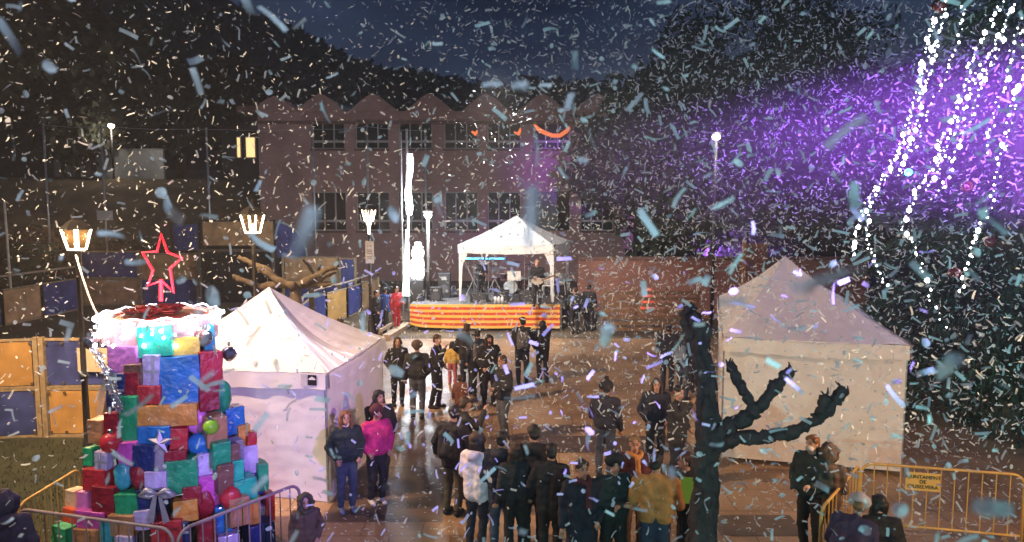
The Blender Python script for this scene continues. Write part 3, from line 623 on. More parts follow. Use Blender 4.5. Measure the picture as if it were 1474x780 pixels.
# the side of the court that runs away behind the left tent
sb = [G(408, 520), G(447, 478), G(470, 468), G(500, 458), G(520, 449), G(545, 438)]
for i, (lab, m) in enumerate((('blue side court board hidden mostly by the left tent', blue_panel), ('blue side court board just above the left tent roof', blue_panel), ('bright yellow orange side court board above the left tent roof', orange_panel), ('dark blue side court board next to the yellow one', blue_panel), ('last tan side court board near the sign post', tan_panel))):
    boards(lab, sb[i][:2], sb[i + 1][:2], [(.05, 1.25, m)], rail=1.5)
# ball stop net poles with a wire
def net_pole(u_t, v_t, Y, lab, r_=.05):
    p = P(u_t, v_t, Y); t = thing('net_pole', lab, 'pole', (p.x, Y, terrain(p.x, Y) * 1.0), 0, 'tall net poles behind the court')
    MB().tube([(p.x, Y, terrain(p.x, Y) - .1), (p.x, Y, p.z)], r_, 8).build('shaft', steel, t, smooth=True); MB().lathe([(r_ * 1.4, p.z + .002), (r_ * 1.4, p.z + .05), (.01, p.z + .1)], 8, (p.x, Y, 0)).build('cap', steel, t); return V((p.x, Y, p.z))
tops = [net_pole(62, 180, 36.5, 'tall thin net pole between hedge and grey wall'), net_pole(145, 182, 36.5, 'tall thin net pole carrying a small white sign'), net_pole(297, 186, 36.5, 'tall thin net pole left of the wide raised tan board'), net_pole(450, 186, 36.5, 'tall thin net pole before the school wall'), net_pole(528, 182, 36.5, 'tall thin net pole before the second school window'), net_pole(612, 188, 36.5, 'tall thin net pole behind the white light column')]
for i, (a, c) in enumerate(zip(tops, tops[1:])):
    m_ = a.lerp(c, .5) - V((0, 0, .07)); o = MB().tube([a, m_, c], .012, 5).at('net_wire', steel, a); tag(o, 'thin wire strung between ' + ['the first two net poles', 'the signed pole and the board pole', 'the board pole and the school wall pole', 'two poles before the school windows', 'the last two net poles'][i], 'wire', 'wires between the net poles')
sp = P(151, 310, 36.3); o = MB().box(sp, (.75, .03, .45)).at('white_sign', pm('white_sign_plate', (.5, .5, .52), .5, .08, 3), sp); tag(o, 'small blank white sign plate on a tall net pole', 'sign')
e = P(8, 290, 30); t = thing('white_pole', 'white pole standing before the hedge at the court edge', 'pole', (e.x, 30, 0)); MB().tube([(e.x, 30, 0), (e.x - .05, 30, e.z)], .045, 8).build('shaft', pm('white_pole_paint', (.6, .55, .5), .5), t, smooth=True); MB().lathe([(.08, 0.0), (.08, .05), (.05, .08)], 10, (e.x, 30, 0)).build('base', steel, t)

# ------------------------------------------------------------------ lamp posts
lit_bar = pm('lit_lantern_bar', (.9, .85, .7), .4, .02, 4, emit=(1, .82, .58), es=7)
lantern_glass = glass_mat('lantern_glass', (.06, .04, .02), .1, .02)
def lamp_post(label, u, v, Y, sc=1.0, power=150, group='lantern lamp posts around the court', sign=False):
    q = P(u, v, Y); zb = q.z; x = q.x; t = thing('lamp_post', label, 'street lamp', (x, Y, 0), 0, group)
    o = V((x, Y, 0))
    b = MB(); b.lathe([(.16, 0), (.16, .12), (.11, .2), (.085, .7), (.075, .75), (.06, .8), (.05, zb * .45), (.078, zb * .46), (.078, zb * .47), (.048, zb * .48), (.04, zb - .5), (.055, zb - .48), (.045, zb - .45)], 14, o); b.build('pole', dark_iron, t, smooth=True)
    z0, z1 = zb, zb + .40 * sc; r0, r1 = .16 * sc, .265 * sc; lit = MB()
    co = [(math.cos(a) , math.sin(a)) for a in (R(35), R(125), R(215), R(305))]
    for cx_, cy_ in co: lit.tube([o + V((cx_ * r0, cy_ * r0, z0)), o + V((cx_ * r1, cy_ * r1, z1))], .020 * sc, 6)
    for i in range(4): a, c = co[i], co[(i + 1) % 4]; lit.tube([o + V((a[0] * r0, a[1] * r0, z0)), o + V((c[0] * r0, c[1] * r0, z0))], .014 * sc, 6)
    head = lit.build('lantern', lit_bar, t)
    g = MB()
    for i in range(4):
        a, c = co[i], co[(i + 1) % 4]; k = .96
        g.f([g.bm.verts.new(o + V((a[0] * r0 * k, a[1] * r0 * k, z0 + .01))), g.bm.verts.new(o + V((c[0] * r0 * k, c[1] * r0 * k, z0 + .01))), g.bm.verts.new(o + V((c[0] * r1 * k, c[1] * r1 * k, z1 - .01))), g.bm.verts.new(o + V((a[0] * r1 * k, a[1] * r1 * k, z1 - .01)))])
    g.build('glass', lantern_glass, head)
    MB().tube([o + V((0, 0, z0 - .02)), o + V((0, 0, z0 + .1 * sc)), o + V((0, 0, z0 + .2 * sc))], [.03, .045, .02], 8).build('bulb', pm('lantern_bulb', (.9, .8, .6), .4, .02, 3, emit=(1, .75, .45), es=.8), head)
    MB().tube([o + V((0, 0, zb - .46)), o + V((0, 0, zb - .2)), o + V((0, 0, zb - .01))], [.04, .05, .10 * sc], 10).build('bracket', lit_bar if sign else dark_iron, t)
    rf = MB(); rf.lathe([(r1 * 1.16, z1), (r1 * 1.18, z1 + .03), (r1 * .75, z1 + .14 * sc), (r1 * .3, z1 + .20 * sc), (.03, z1 + .28 * sc), (.02, z1 + .36 * sc)], 4, o); rf.build('lantern_roof', dark_iron, t)
    l = lamp('lantern_light', 'POINT', (0, 0, 0), power, (1, .62, .30), shadow_soft_size=.10); l.parent = t; l.location = (0, 0, zb + .3 * sc)
    return t
lp1 = lamp_post('nearest lantern lamp post, dark and slim, with a white cord to the gift tower', 111, 359, 12.9, .85, 800)
lp2 = lamp_post('dark lantern lamp post before the wide raised tan board', 364, 335, 17.2, 1.0, 190)
lp3 = lamp_post('lantern lamp post with a white sign plate, farthest of its kind', 531, 318, 26.5, .95, 260, sign=True)
q = P(532, 363, 26.38)
sg = thing('sign_plate', 'white parking style sign plate with grey lettering on the far lantern post', 'sign', q)
MB().box(q, (.30, .02, .78), None, .008).build('plate', pm('sign_white', (.62, .62, .66), .5, .06, 4), sg)
dd = MB()
for z, w_ in ((.22, .16), (.08, .2), (.02, .18), (-.04, .2), (-.16, .19), (-.22, .15)): dd.box(q + V((0, -.0135, z)), (w_, .006, .03))
dd.build('lettering', pm('sign_grey', (.25, .25, .3), .6), sg)
# white cord from the lamp to the tower
def tall_lamp(label, u, v, Y, power, col, es, glow):
    q = P(u, v, Y); zg = terrain(q.x, Y); t = thing('street_lamp', label, 'street lamp', (q.x, Y, zg))
    MB().tube([(q.x, Y, zg - .1), (q.x, Y, q.z - .1)], .07, 8).build('pole', dark_iron, t, smooth=True)
    MB().lathe([(.16, q.z + .02), (.22, q.z + .1), (.05, q.z + .2)], 12, (q.x, Y, 0)).build('hood', dark_iron, t)
    MB().ell(q - V((0, 0, .05)), (glow, glow, glow * .8), 2).build('bulb', pm('street_bulb_%d' % u, (.9, .9, .9), .4, .02, 2, emit=col, es=es), t, smooth=True)
    l = lamp('street_light', 'POINT', (0, 0, 0), power, col, shadow_soft_size=.15); l.parent = t; l.location = (0, -.4, q.z - zg - .2)
tall_lamp('bright warm street lamp on the slope above the bushes', 160, 180, 50, 200, (1, .86, .7), 12, .2)
tall_lamp('white street lamp shining through the big purple lit tree', 1031, 195, 28, 120, (1, .95, .9), 14, .15)
tall_lamp('dazzling white lamp on a short dark mast beside the white light column', 616, 308, 29.5, 900, (.85, .92, 1), 26, .15)
# white light column and the lit figure by the stage
lc_m = pm('white_light_tube', (.9, .9, .95), .4, .02, 3, emit=(.80, .86, 1), es=7)
q0, q1 = P(587, 308, 29), P(588, 222, 29)
t = thing('light_column', 'tall post with a dazzling white vertical light tube left of the stage', 'light column', (q0.x, 29, 0))
MB().tube([(q0.x, 29, 0), (q0.x, 29, q0.z + 3.2)], .05, 8).build('post', steel, t); MB().tube([(q0.x - .22, 29.02, 0), (q0.x - .22, 29.02, q0.z + 3.1)], .03, 8).build('post', steel, t)
f_, rr = knob([q0 + V((.08, -.12, 0)), q0.lerp(q1, .4) + V((.02, -.12, 0)), q0.lerp(q1, .8) + V((.10, -.12, 0)), q1 + V((.06, -.12, 0))], .11, .095, 8); MB().tube(f_, rr, 10).build('light_tube', lc_m, t, smooth=True)
q2 = P(585, 425, 29); q3 = P(585, 400, 29); MB().tube([q2 + V((0, -.12, 0)), q3 + V((0, -.12, 0)), P(586, 330, 29) + V((0, -.12, 0))], [.16, .10, .03], 8).build('light_tube', pm('soft_light_tube', (.9, .9, .95), .4, .02, 3, emit=(.7, 1, .9), es=2.2), t, smooth=True)
l = lamp('column_light', 'POINT', (0, 0, 0), 420, (.80, .86, 1), shadow_soft_size=.3); l.parent = t; l.location = (.1, -.5, 4.8)
q = P(601, 402, 29.3)
t = thing('lit_snowman', 'glowing white stacked figure of lights beside the stage', 'light figure', (q.x, 29.3, 0))
lm = pm('white_figure_light', (.9, .9, .9), .5, .05, 4, emit=(.95, 1, 1), es=3.2)
MB().box((q.x, 29.3, q.z / 2), (.5, .5, q.z), None, .02).build('pedestal', pm('black_case', (.02, .02, .022), .5), t)
MB().box((q.x, 29.3, q.z + .42), (.5, .4, .8), None, .12).build('body', lm, t); MB().ell((q.x + .02, 29.3, q.z + 1.02), (.26, .22, .26), 2).build('head', lm, t, smooth=True); MB().lathe([(.2, 0), (.2, .03), (.13, .035), (.12, .2), (.0, .2)], 12, (q.x + .03, 29.3, q.z + 1.24)).build('hat', lm, t)
MB().box((q.x - .42, 29.25, q.z + .28), (.2, .3, .55), None, .06).build('arm', lm, t)
l = lamp('figure_light', 'POINT', (0, 0, 0), 130, (.9, .97, 1), shadow_soft_size=.3); l.parent = t; l.location = (0, -.6, q.z + .6)

# ------------------------------------------------------------------ tents
def roof_fn(cs, eave, peak, pk, sag):
    ctr = V((pk[0], pk[1], peak))
    def fn(i):
        a, c = cs[i], cs[(i + 1) % 4]
        def f(s, t):
            e = a.lerp(c, s); e = V((e.x, e.y, eave)); p = e.lerp(ctr, t); edge = min(s, 1 - s) * 2
            p.z -= sag * math.sin(math.pi * t) * (.35 + .65 * edge) + .02 * math.sin(s * 40) * (1 - t) * .4; p.z -= .05 * edge * (1 - t) ** 4
            return p
        return f
    return fn
wrinkle = pm('wrinkled_tent_sheet', (.76, .75, .75), .30, .05, 3, .5, 3.2, trans=.10)
def wall_sheet(a, c, z0, z1, seed, amp=.022):
    d = (c - a).normalized(); n_ = V((d.y, -d.x, 0))
    def f(s, t):
        p = a.lerp(c, s); p = V((p.x, p.y, z0 + (z1 - z0) * t)); edge = min(1, min(s, 1 - s) * 12) * min(1, (1 - t) * 8 + .1)
        h = noise.noise((s * 2.2 + seed, t * 14 + s * 3, seed)) + .6 * noise.noise((s * 5 + seed, t * 26 - s * 7, seed + 4))
        return p + n_ * amp * h * edge
    return f
def popup_tent(name, label, cs, eave, peak, walls, valance=.26, sag=.18, z0=0.0, pk=None, hem=0.02, legs=None, smallsag=1):
    cs = [V((x, y, 0)) for x, y in cs]; ctr = sum(cs, V((0, 0, 0))) / 4; pk = pk or (ctr.x, ctr.y)
    t = thing(name, label, 'tent', (ctr.x, ctr.y, z0)); fn = roof_fn(cs, z0 + eave, z0 + peak, pk, sag)
    b = MB()
    for i in range(4): b.grid(fn(i), 22, 10)
    bmesh.ops.remove_doubles(b.bm, verts=b.bm.verts[:], dist=.001); b.build('roof', white_cloth, t, smooth=False, recalc=True)
    v = MB()
    for i in range(4):
        a, c = cs[i], cs[(i + 1) % 4]; g = fn(i)
        def f(s, q, a=a, c=c, g=g):
            top = g(s, 0); n_ = (c - a).normalized(); n_ = V((n_.y, -n_.x, 0)); return top + V((0, 0, -.004 - valance * q)) + n_ * (.045 + .012 * math.sin(s * 33 + i) * q)
        v.grid(f, 30, 3)
    v.build('valance', white_cloth, t)
    fr = MB()
    for i, c in enumerate(cs):
        inn = c + (ctr - c).normalized() * .05; fr.tube([inn + V((0, 0, z0)), inn + V((0, 0, z0 + eave - .06))], .022, 8)
    for i in range(4):
        a, c = [x + (ctr - x).normalized() * .22 for x in (cs[i], cs[(i + 1) % 4])]; fr.tube([a.lerp(c, .03) + V((0, 0, z0 + eave - .12)), a.lerp(c, .5) + V((0, 0, z0 + eave - .38)), a.lerp(c, .97) + V((0, 0, z0 + eave - .12))], .014, 6)
    fr.build('frame', steel, t)
    for i in walls: MB().grid(wall_sheet(cs[i] + (ctr - cs[i]).normalized() * .03, cs[(i + 1) % 4] + (ctr - cs[(i + 1) % 4]).normalized() * .03, z0 + hem, z0 + eave - .02, i * 3.7 + label.__len__(), .013 * smallsag), 36, 44).build('side_wall', wrinkle, t, smooth=True)
    if legs:
        for i, c in enumerate(cs):
            for dirn in (cs[(i + 1) % 4], cs[i - 1]):
                d = (dirn - c).normalized(); lg = MB(); poly = [c + V((0, 0, z0 + .05)), c + d * legs * .3 + V((0, 0, z0 + .05)), c + d * legs * .55 + V((0, 0, z0 + eave - .8)), c + d * legs * 1.35 + V((0, 0, z0 + eave - valance)), c + V((0, 0, z0 + eave - valance))]
                n_ = V((d.y, -d.x, 0)) * .012; lg.prism(poly, n_); lg.build('corner_curtain', white_cloth, t)
    return t, cs, ctr
A = P(470, 537, 12.0); Bp = P(552, 488, 15.2); Cc = P(197, 531, 12.7)
FR, BR, FL = V((A.x, A.y, 0)), V((Bp.x, Bp.y, 0)), V((Cc.x, Cc.y, 0)); BL = BR + FL - FR
lt, lcs, lctr = popup_tent('white_tent', 'white closed pop up tent behind the gift tower, creased walls and black roof mark', [(FL.x, FL.y), (FR.x, FR.y), (BR.x, BR.y), (BL.x, BL.y)], 2.18, 3.34, [0, 1, 3], sag=.27)
# tent mark: a black square with a small white tent on it
d = (FR - FL).normalized(); nrm = V((d.y, -d.x, 0)); mc = FL + d * ((FR - FL).length * .935) + V((0, 0, 2.06)) + nrm * .05
def onw(x, z, k=0): return mc + d * x + V((0, 0, z)) + nrm * k
MB().prism([onw(-.075, -.085), onw(.075, -.085), onw(.075, .085), onw(-.075, .085)], nrm * .006).build('mark', pm('black_mark', (.012, .01, .014), .6), lt)
MB().prism([onw(-.06, .005, .008), onw(.06, .005, .008), onw(.06, .025, .008), onw(0, .06, .008), onw(-.06, .025, .008)], nrm * .004).build('mark_tent', white_cloth, lt)
MB().prism([onw(-.2, -.10, -.002), onw(-.09, -.10, -.002), onw(-.09, .09, -.002), onw(-.2, .09, -.002)], nrm * .004).build('mark_patch', pm('grey_patch', (.5, .48, .5), .6), lt)
e0 = V((6.96, 13.1, 0)); e1 = V((3.92, 13.9, 0)); sd = V((1.5, 5.8, 0))
rt, rcs, rctr = popup_tent('white_tent', 'large white closed tent with a tall pointed roof behind the dark pruned limbs', [(e1.x, e1.y), (e0.x, e0.y), ((e0 + sd).x, (e0 + sd).y), ((e1 + sd).x, (e1 + sd).y)], 2.42, 3.66, [0, 1, 3], sag=.26, hem=.12, smallsag=.3, pk=P(1130, 372, 17.2)[:2])
# ------------------------------------------------------------------ stage
SX0, SX1, SY0, SY1, SZ = P(590, 440, 28.1).x, P(806, 440, 28.1).x, 28.15, 33.2, .98
st = thing('stage', 'low open air stage platform on dark legs under the small white gazebo', 'stage', ((SX0 + SX1) / 2, SY0, 0))
MB().span((SX0, SY0, SZ - .12), (SX1 + .2, SY1, SZ)).build('platform', pm('stage_deck', (.09, .085, .085), .55, .3, 3), st)
for x in (SX0 + .2, (SX0 + SX1) / 2, SX1 - .1):
    for y in (SY0 + .2, SY1 - .2): MB().span((x - .05, y - .05, 0), (x + .05, y + .05, SZ - .123)).build('leg', steel, st)
for x in (SX1 + .05,): MB().tube([(x, SY0 - .02, 0), (x, SY0 - .02, SZ + .02)], .03, 8).build('post', steel, st)
red_s, yel_s = pm('banner_red', (.56, .06, .02), .6, .15, 4), pm('banner_yellow', (.85, .48, .09), .6, .1, 4)
BN = thing('striped_banner', 'red and yellow striped cloth banner hung along the stage front', 'banner', ((SX0 + SX1) / 2, SY0 - .08, 0))
nst = 9
def ban(s, t):
    x = SX0 + (SX1 - SX0) * s; zb = .10 + .16 * math.exp(-s * 14); zt3 = SZ + .03 - .012 * math.sin(math.pi * s)
    return V((x, SY0 - .10 - .035 * math.sin(s * 26) * (1 - t) - .02 * noise.noise((s * 9, t * 2, 1)), zb + (zt3 - zb) * t))
b = MB(); nu = 60; nv = nst * 2
vs = [[b.bm.verts.new(ban(i / nu, j / nv)) for j in range(nv + 1)] for i in range(nu + 1)]
for i in range(nu):
    for j in range(nv): b.mi = 1 if (j // 2) % 2 == 0 else 0; b.f((vs[i][j], vs[i + 1][j], vs[i + 1][j + 1], vs[i][j + 1]))
b.build('cloth', [red_s, yel_s], BN, recalc=True, solid=.006)
gz = [P(660, 357, 28.6), P(797, 362, 28.4)]; g0, g1 = V((gz[0].x, 28.75, 0)), V((gz[1].x, 28.5, 0)); gd = (g1 - g0); gs = V((-gd.y, gd.x, 0)).normalized() * 3.05; gs = V((.80, gs.y, 0))
popup_tent('white_gazebo', 'small open white gazebo with tapered corner curtains standing on the stage', [(g0.x, g0.y), (g1.x, g1.y), ((g1 + gs).x, (g1 + gs).y), ((g0 + gs).x, (g0 + gs).y)], 2.22, 3.28, [], z0=SZ, sag=.14, legs=.26, valance=.32)
l = lamp('stage_light', 'SPOT', (-.5, 20.5, 8.5), 3600, (1, .92, .84), (0.1, 28.4, 1.6), spot_size=R(70), spot_blend=.8, shadow_soft_size=.2)
black_g = pm('black_gear', (.018, .018, .02), .45, .3, 8); chrome = pm('chrome', (.6, .6, .62), .25, .1, 6, metal=1)
blue_led = pm('blue_led', (.1, .4, .7), .4, .02, 4, emit=(.1, .62, 1), es=3, sample=False)
def kb_stand(u, Y, lab):
    q = P(u, 372, Y); t = thing('keyboard', lab, 'keyboard', (q.x, Y, SZ), 0, 'keyboards on the stage'); z = q.z
    MB().box((q.x, Y, z), (.95, .3, .09), None, .01).build('body', black_g, t); MB().span((q.x - .42, Y - .158, z - .02), (q.x + .42, Y - .152, z + .035)).build('display_strip', blue_led, t)
    kbm = MB()
    for k in range(22): kbm.span((q.x - .42 + k * .0385, Y - .14, z + .047), (q.x - .42 + k * .0385 + .034, Y - .03, z + .054))
    kbm.build('keys', pm('ivory', (.75, .72, .66), .35), t)
    for s in (-1, 1): MB().bar((q.x - .36 * s, Y, SZ), (q.x + .36 * s, Y, z - .05), .03, .03).build('leg', steel, t)
kb_stand(681, 29.6, 'keyboard with blue display strip on crossed legs, at the gazebo front corner'); kb_stand(712, 30.2, 'second keyboard with blue display, nearer the drum kit')
q = P(740, 397, 29.3); t = thing('music_stand', 'white sheet on a thin black music stand in mid stage', 'music stand', (q.x, 29.3, SZ))
MB().box(q, (.52, .02, .36), Matrix.Rotation(R(-14), 3, 'X')).build('desk', pm('sheet_paper', (.62, .58, .56), .7, .1, 4), t); MB().tube([(q.x, 29.33, SZ + .1), q + V((0, .03, -.15))], .014, 6).build('pole', black_g, t)
MB().box(q + V((.01, -.02, .05)), (.05, .01, .14)).build('clip', black_g, t)
for a in range(3): MB().tube([(q.x, 29.33, SZ + .3), (q.x + .25 * math.cos(a * 2.1), 29.33 + .25 * math.sin(a * 2.1), SZ + .012)], .01, 6).build('leg', black_g, t)
def mic(u, v, Y, lab):
    q = P(u, v, Y); t = thing('microphone_stand', lab, 'microphone', (q.x, Y, SZ), 0, 'microphone stands on the stage'); MB().lathe([(.14, SZ + .002), (.14, SZ + .025), (.02, SZ + .04)], 12, (q.x, Y, 0)).build('base', black_g, t); MB().tube([(q.x, Y, SZ + .03), (q.x, Y, q.z)], .011, 6).build('pole', steel, t); MB().ell(q, (.04, .04, .05), 2).build('microphone', steel, t, smooth=True)
mic(755, 368, 29.2, 'microphone on a straight stand right of the music stand'); mic(703, 371, 29.1, 'microphone stand between the keyboards'); mic(682, 363, 29.0, 'microphone stand at the gazebo front corner')
q = P(735, 425, 31.5); t = thing('drum_kit', 'dark drum kit with pale cymbals at the back of the stage', 'drum kit', (q.x, 31.5, SZ))
drumm = pm('dark_red_drum', (.05, .02, .03), .3, .2, 4, coat=.5)
for dx, dz, rr_, hh, ax in ((0, .3, .3, .42, 'y'), (-.28, .72, .17, .2, 'z'), (.22, .74, .17, .2, 'z'), (.62, .45, .21, .4, 'z'), (-.62, .6, .18, .16, 'z')):
    c = V((q.x + dx, 31.5, SZ + dz)); b = MB(); off = V((0, hh / 2, 0)) if ax == 'y' else V((0, 0, hh / 2)); b.tube([c - off, c + off], rr_, 18); dm = b.build('drum', drumm, t)
    MB().tube([c - off * 1.05 if ax == 'y' else c + off * 1.01, c - off * 1.01 if ax == 'y' else c + off * 1.05], rr_ * .96, 18).build('drum_skin', pm('drum_skin', (.5, .5, .48), .5), dm)
for dx, dz in ((-.75, 1.15), (.75, 1.2), (.3, 1.3)):
    c = V((q.x + dx, 31.55, SZ + dz)); MB().lathe([(.22, 0), (.05, .02), (.03, .05)], 18, c).build('cymbal', chrome, t); MB().tube([(c.x, c.y, SZ + .01), c - V((0, 0, .005))], .012, 6).build('stand', steel, t)
def speaker(u, v, Y, lab, w_=.45, h=.6, z0=SZ):
    q = P(u, v, Y); t = thing('loudspeaker', lab, 'loudspeaker', (q.x, Y, z0), 0, 'loudspeakers around the stage'); MB().box((q.x, Y, z0 + h / 2), (w_, .4, h), None, .02).build('cabinet', black_g, t); MB().tube([(q.x, Y - .202, z0 + h * .36), (q.x, Y - .215, z0 + h * .36)], w_ * .36, 16).build('cone', pm('speaker_cone', (.05, .05, .055), .5), t); MB().span((q.x - w_ * .2, Y - .212, z0 + h * .72), (q.x + w_ * .2, Y - .202, z0 + h * .86)).build('horn', steel, t)
speaker(690, 438, 29.0, 'wide low black loudspeaker wedge at the stage lip', .7, .34); speaker(722, 438, 29.2, 'black loudspeaker box in mid stage with pale horn', .6, .42); speaker(758, 438, 29.2, 'black loudspeaker box at the right stage lip', .6, .40)
speaker(640, 440, 30.2, 'tall black loudspeaker left of the gazebo', .5, 1.0); speaker(628, 440, 29.2, 'small black loudspeaker at the left stage edge', .45, .55)
def chair(u, Y, rz, lab):
    q = P(u, 430, Y); t = thing('plastic_chair', lab, 'chair', (q.x, Y, SZ), rz, 'white plastic chairs on the stage'); pc = pm('white_plastic', (.7, .72, .75), .35, .04, 3)
    MB().box((0, 0, .44), (.42, .42, .03), None, .01).build('seat', pc, t, local=True); MB().grid(lambda s, k: V((-.2 + .4 * s, .2 + .05 * k + .03 * math.cos((s - .5) * 3), .46 + .42 * k)), 8, 4).build('backrest', pc, t, local=True, solid=.02)
    for sx in (-1, 1):
        for sy in (-1, 1): MB().bar((sx * .19, sy * .19, .43), (sx * .22, sy * .22, 0), .035, .035).build('leg', pc, t, local=True)
chair(770, 30.2, .4, 'white plastic chair behind the guitar player'); chair(788, 30.6, -.3, 'white plastic chair by the right gazebo leg'); chair(803, 31, -.8, 'white plastic chair outside the right gazebo curtain')
q = P(693, 440, 28.9)
for i, (u, lab) in enumerate(((713, 'white bottle nearest the keyboard at the stage lip'), (718, 'middle white bottle of three at the stage lip'), (723, 'white bottle nearest the music stand at the stage lip'), (775, 'white bottle standing alone before the guitar player'))):
    q = P(u, 436, 28.45); t = thing('bottle', lab, 'bottle', (q.x, 28.45, SZ), 0, 'bottles at the stage lip'); MB().lathe([(.055, SZ + .002), (.06, SZ + .2), (.03, SZ + .27)], 10, (q.x, 28.45, 0)).build('body', MATS['white_plastic'], t, smooth=True); MB().lathe([(.028, SZ + .272), (.028, SZ + .31)], 8, (q.x, 28.45, 0)).build('cap', blue_panel, t)
# ramp and rail at the right of the stage, kerb at the left
rp_ = thing('handrail', 'grey tubular handrail and ramp at the right end of the stage', 'handrail', (P(812, 470, 28).x + .3, 27.8, 0)); xr = P(812, 470, 28).x + .35
MB().prism([(xr, 28.3, .01), (xr + 2.4, 28.3, .01), (xr, 28.3, SZ - .05)], (0, 1.3, 0)).build('ramp', pm('ramp_plate', (.16, .15, .15), .6), rp_)
for k in range(5): x = xr + k * .55; MB().tube([(x, 28.25, 0), (x, 28.25, 1.5 - k * .12)], .022, 6).build('upright', steel, rp_)
for z in (1.5, 1.15, .8): MB().tube([(xr, 28.25, z), (xr + 2.2, 28.25, z - .48)], .022, 6).build('rail', steel, rp_)
cr = [P(0, 0, 1)]; k0, k1 = G(556, 490), G(588, 470)
kb2 = thing('wooden_beam', 'long pale wooden beam on the ground from the stage corner to the left tent', 'beam', k0); MB().bar(k0 + V((0, 0, .10)), k1 + V((0, 0, .10)), .3, .18).build('timber', pm('pale_timber', (.30, .22, .15), .7, .3, 5, .2), kb2)
MB().bar(k0 + V((-.22, 0, .34)), k1 + V((-.22, 0, .34)), .08, .12).build('top_rail', pm('pale_timber', (.3, .22, .15)), kb2)
for e in (.05, .5, .95): MB().span(k0.lerp(k1, e) + V((-.27, -.04, 0)), k0.lerp(k1, e) + V((-.17, .04, .279))).build('post', brown_wood, kb2)
# closed red parasol
q = G(932, 474); t = thing('closed_parasol', 'closed orange red parasol standing before the slatted fence', 'parasol', q); top = P(938, 414, q.y)
cl = MB(); cl.lathe([(.20, .70), (.30, .78), (.24, 1.1), (.15, 1.55), (.05, top.z - .12), (.02, top.z)], 9, q); cl.build('canopy', pm('orange_red_cloth', (.55, .09, .05), .7, .25, 5, .4, 9, emit=(1, .12, .05), es=.28), t); MB().tube([q, q + V((0, 0, .75))], .025, 8).build('pole', brown_wood, t); MB().lathe([(.26, 0), (.26, .07), (.04, .1)], 12, q).build('base', steel, t)  # canopy cloth is given a faint glow of its own to brighten it

# ------------------------------------------------------------------ gift tower
TC = V((P(238, 600, 10.4).x, 10.4, 0))
def tr(z): return .74 + max(0, 3.2 - z) * .235
tz_top = P(238, 452, 10.4).z
gt_ = thing('gift_tower_core', 'dark round core and lit drum top that the pile of coloured gifts leans on', 'display tower', TC)
MB().lathe([(tr(0) - .25, 0), (tr(.8) - .26, .8), (tr(1.6) - .26, 1.6), (tr(2.4) - .22, 2.4), (.60, 3.0), (.62, tz_top - .02)], 28, TC).build('core', pm('brown_cardboard', (.035, .022, .02), .8, .35, 3), gt_)
MB().lathe([(.70, tz_top - .34), (.735, tz_top - .33), (.735, tz_top), (.60, tz_top + .01), (.58, tz_top - .02)], 40, TC).build('drum', pm('pink_drum_paper', (.45, .22, .24), .5, .35, 3), gt_)
MB().lathe([(.57, tz_top - .03), (.56, tz_top - .005)], 36, TC).build('drum_lid', pm('brown_lid', (.07, .02, .014), .6, .3, 4), gt_)
rw_ = MB(); r = random.Random(9)
for k in range(12):
    a0 = r.uniform(0, 6.28); pts = []
    for j in range(14): a = a0 + j * .5; q = r.uniform(.08, .42); pts.append(TC + V((math.cos(a) * q - .1, math.sin(a) * q, tz_top + .02 + r.uniform(0, .09))))
    rw_.tube(pts, .012, 5)
o = rw_.at('cable_tangle', pm('dark_red_cable', (.07, .006, .006), .5, .3, 8), TC + V((0, 0, tz_top))); tag(o, 'tangle of dark red cables lying on the lit drum top', 'cable')
papers = {'green': (.015, .30, .14), 'teal': (.02, .42, .27), 'yellow': (.62, .40, .05), 'blue': (.015, .15, .42), 'navy': (.012, .025, .13), 'red': (.42, .025, .04), 'dark_red': (.24, .012, .03), 'magenta': (.50, .07, .42), 'orchid': (.52, .16, .48), 'lavender': (.46, .38, .66), 'grey': (.24, .22, .28), 'brown': (.16, .075, .06), 'orange': (.55, .25, .05), 'orange_red': (.60, .09, .035), 'lime': (.20, .46, .03), 'tan': (.38, .19, .10), 'cyan': (.04, .30, .42), 'cream': (.62, .45, .30)}
def paper(c): return pm('paper_' + c, papers[c], .40, .28, 5, .7, 12, coat=.2)
ribbon_m = pm('silver_ribbon', (.42, .42, .5), .35, .2, 8, metal=.4)
def tpt(u, v, push=0.0):
    Y = TC.y - 1.0
    for _ in range(6):
        p = P(u, v, Y); dx = p.x - TC.x; rr = tr(p.z); Y = TC.y - math.sqrt(max(rr * rr - dx * dx, .02)) - push
    return P(u, v, Y)
gr = random.Random(31)
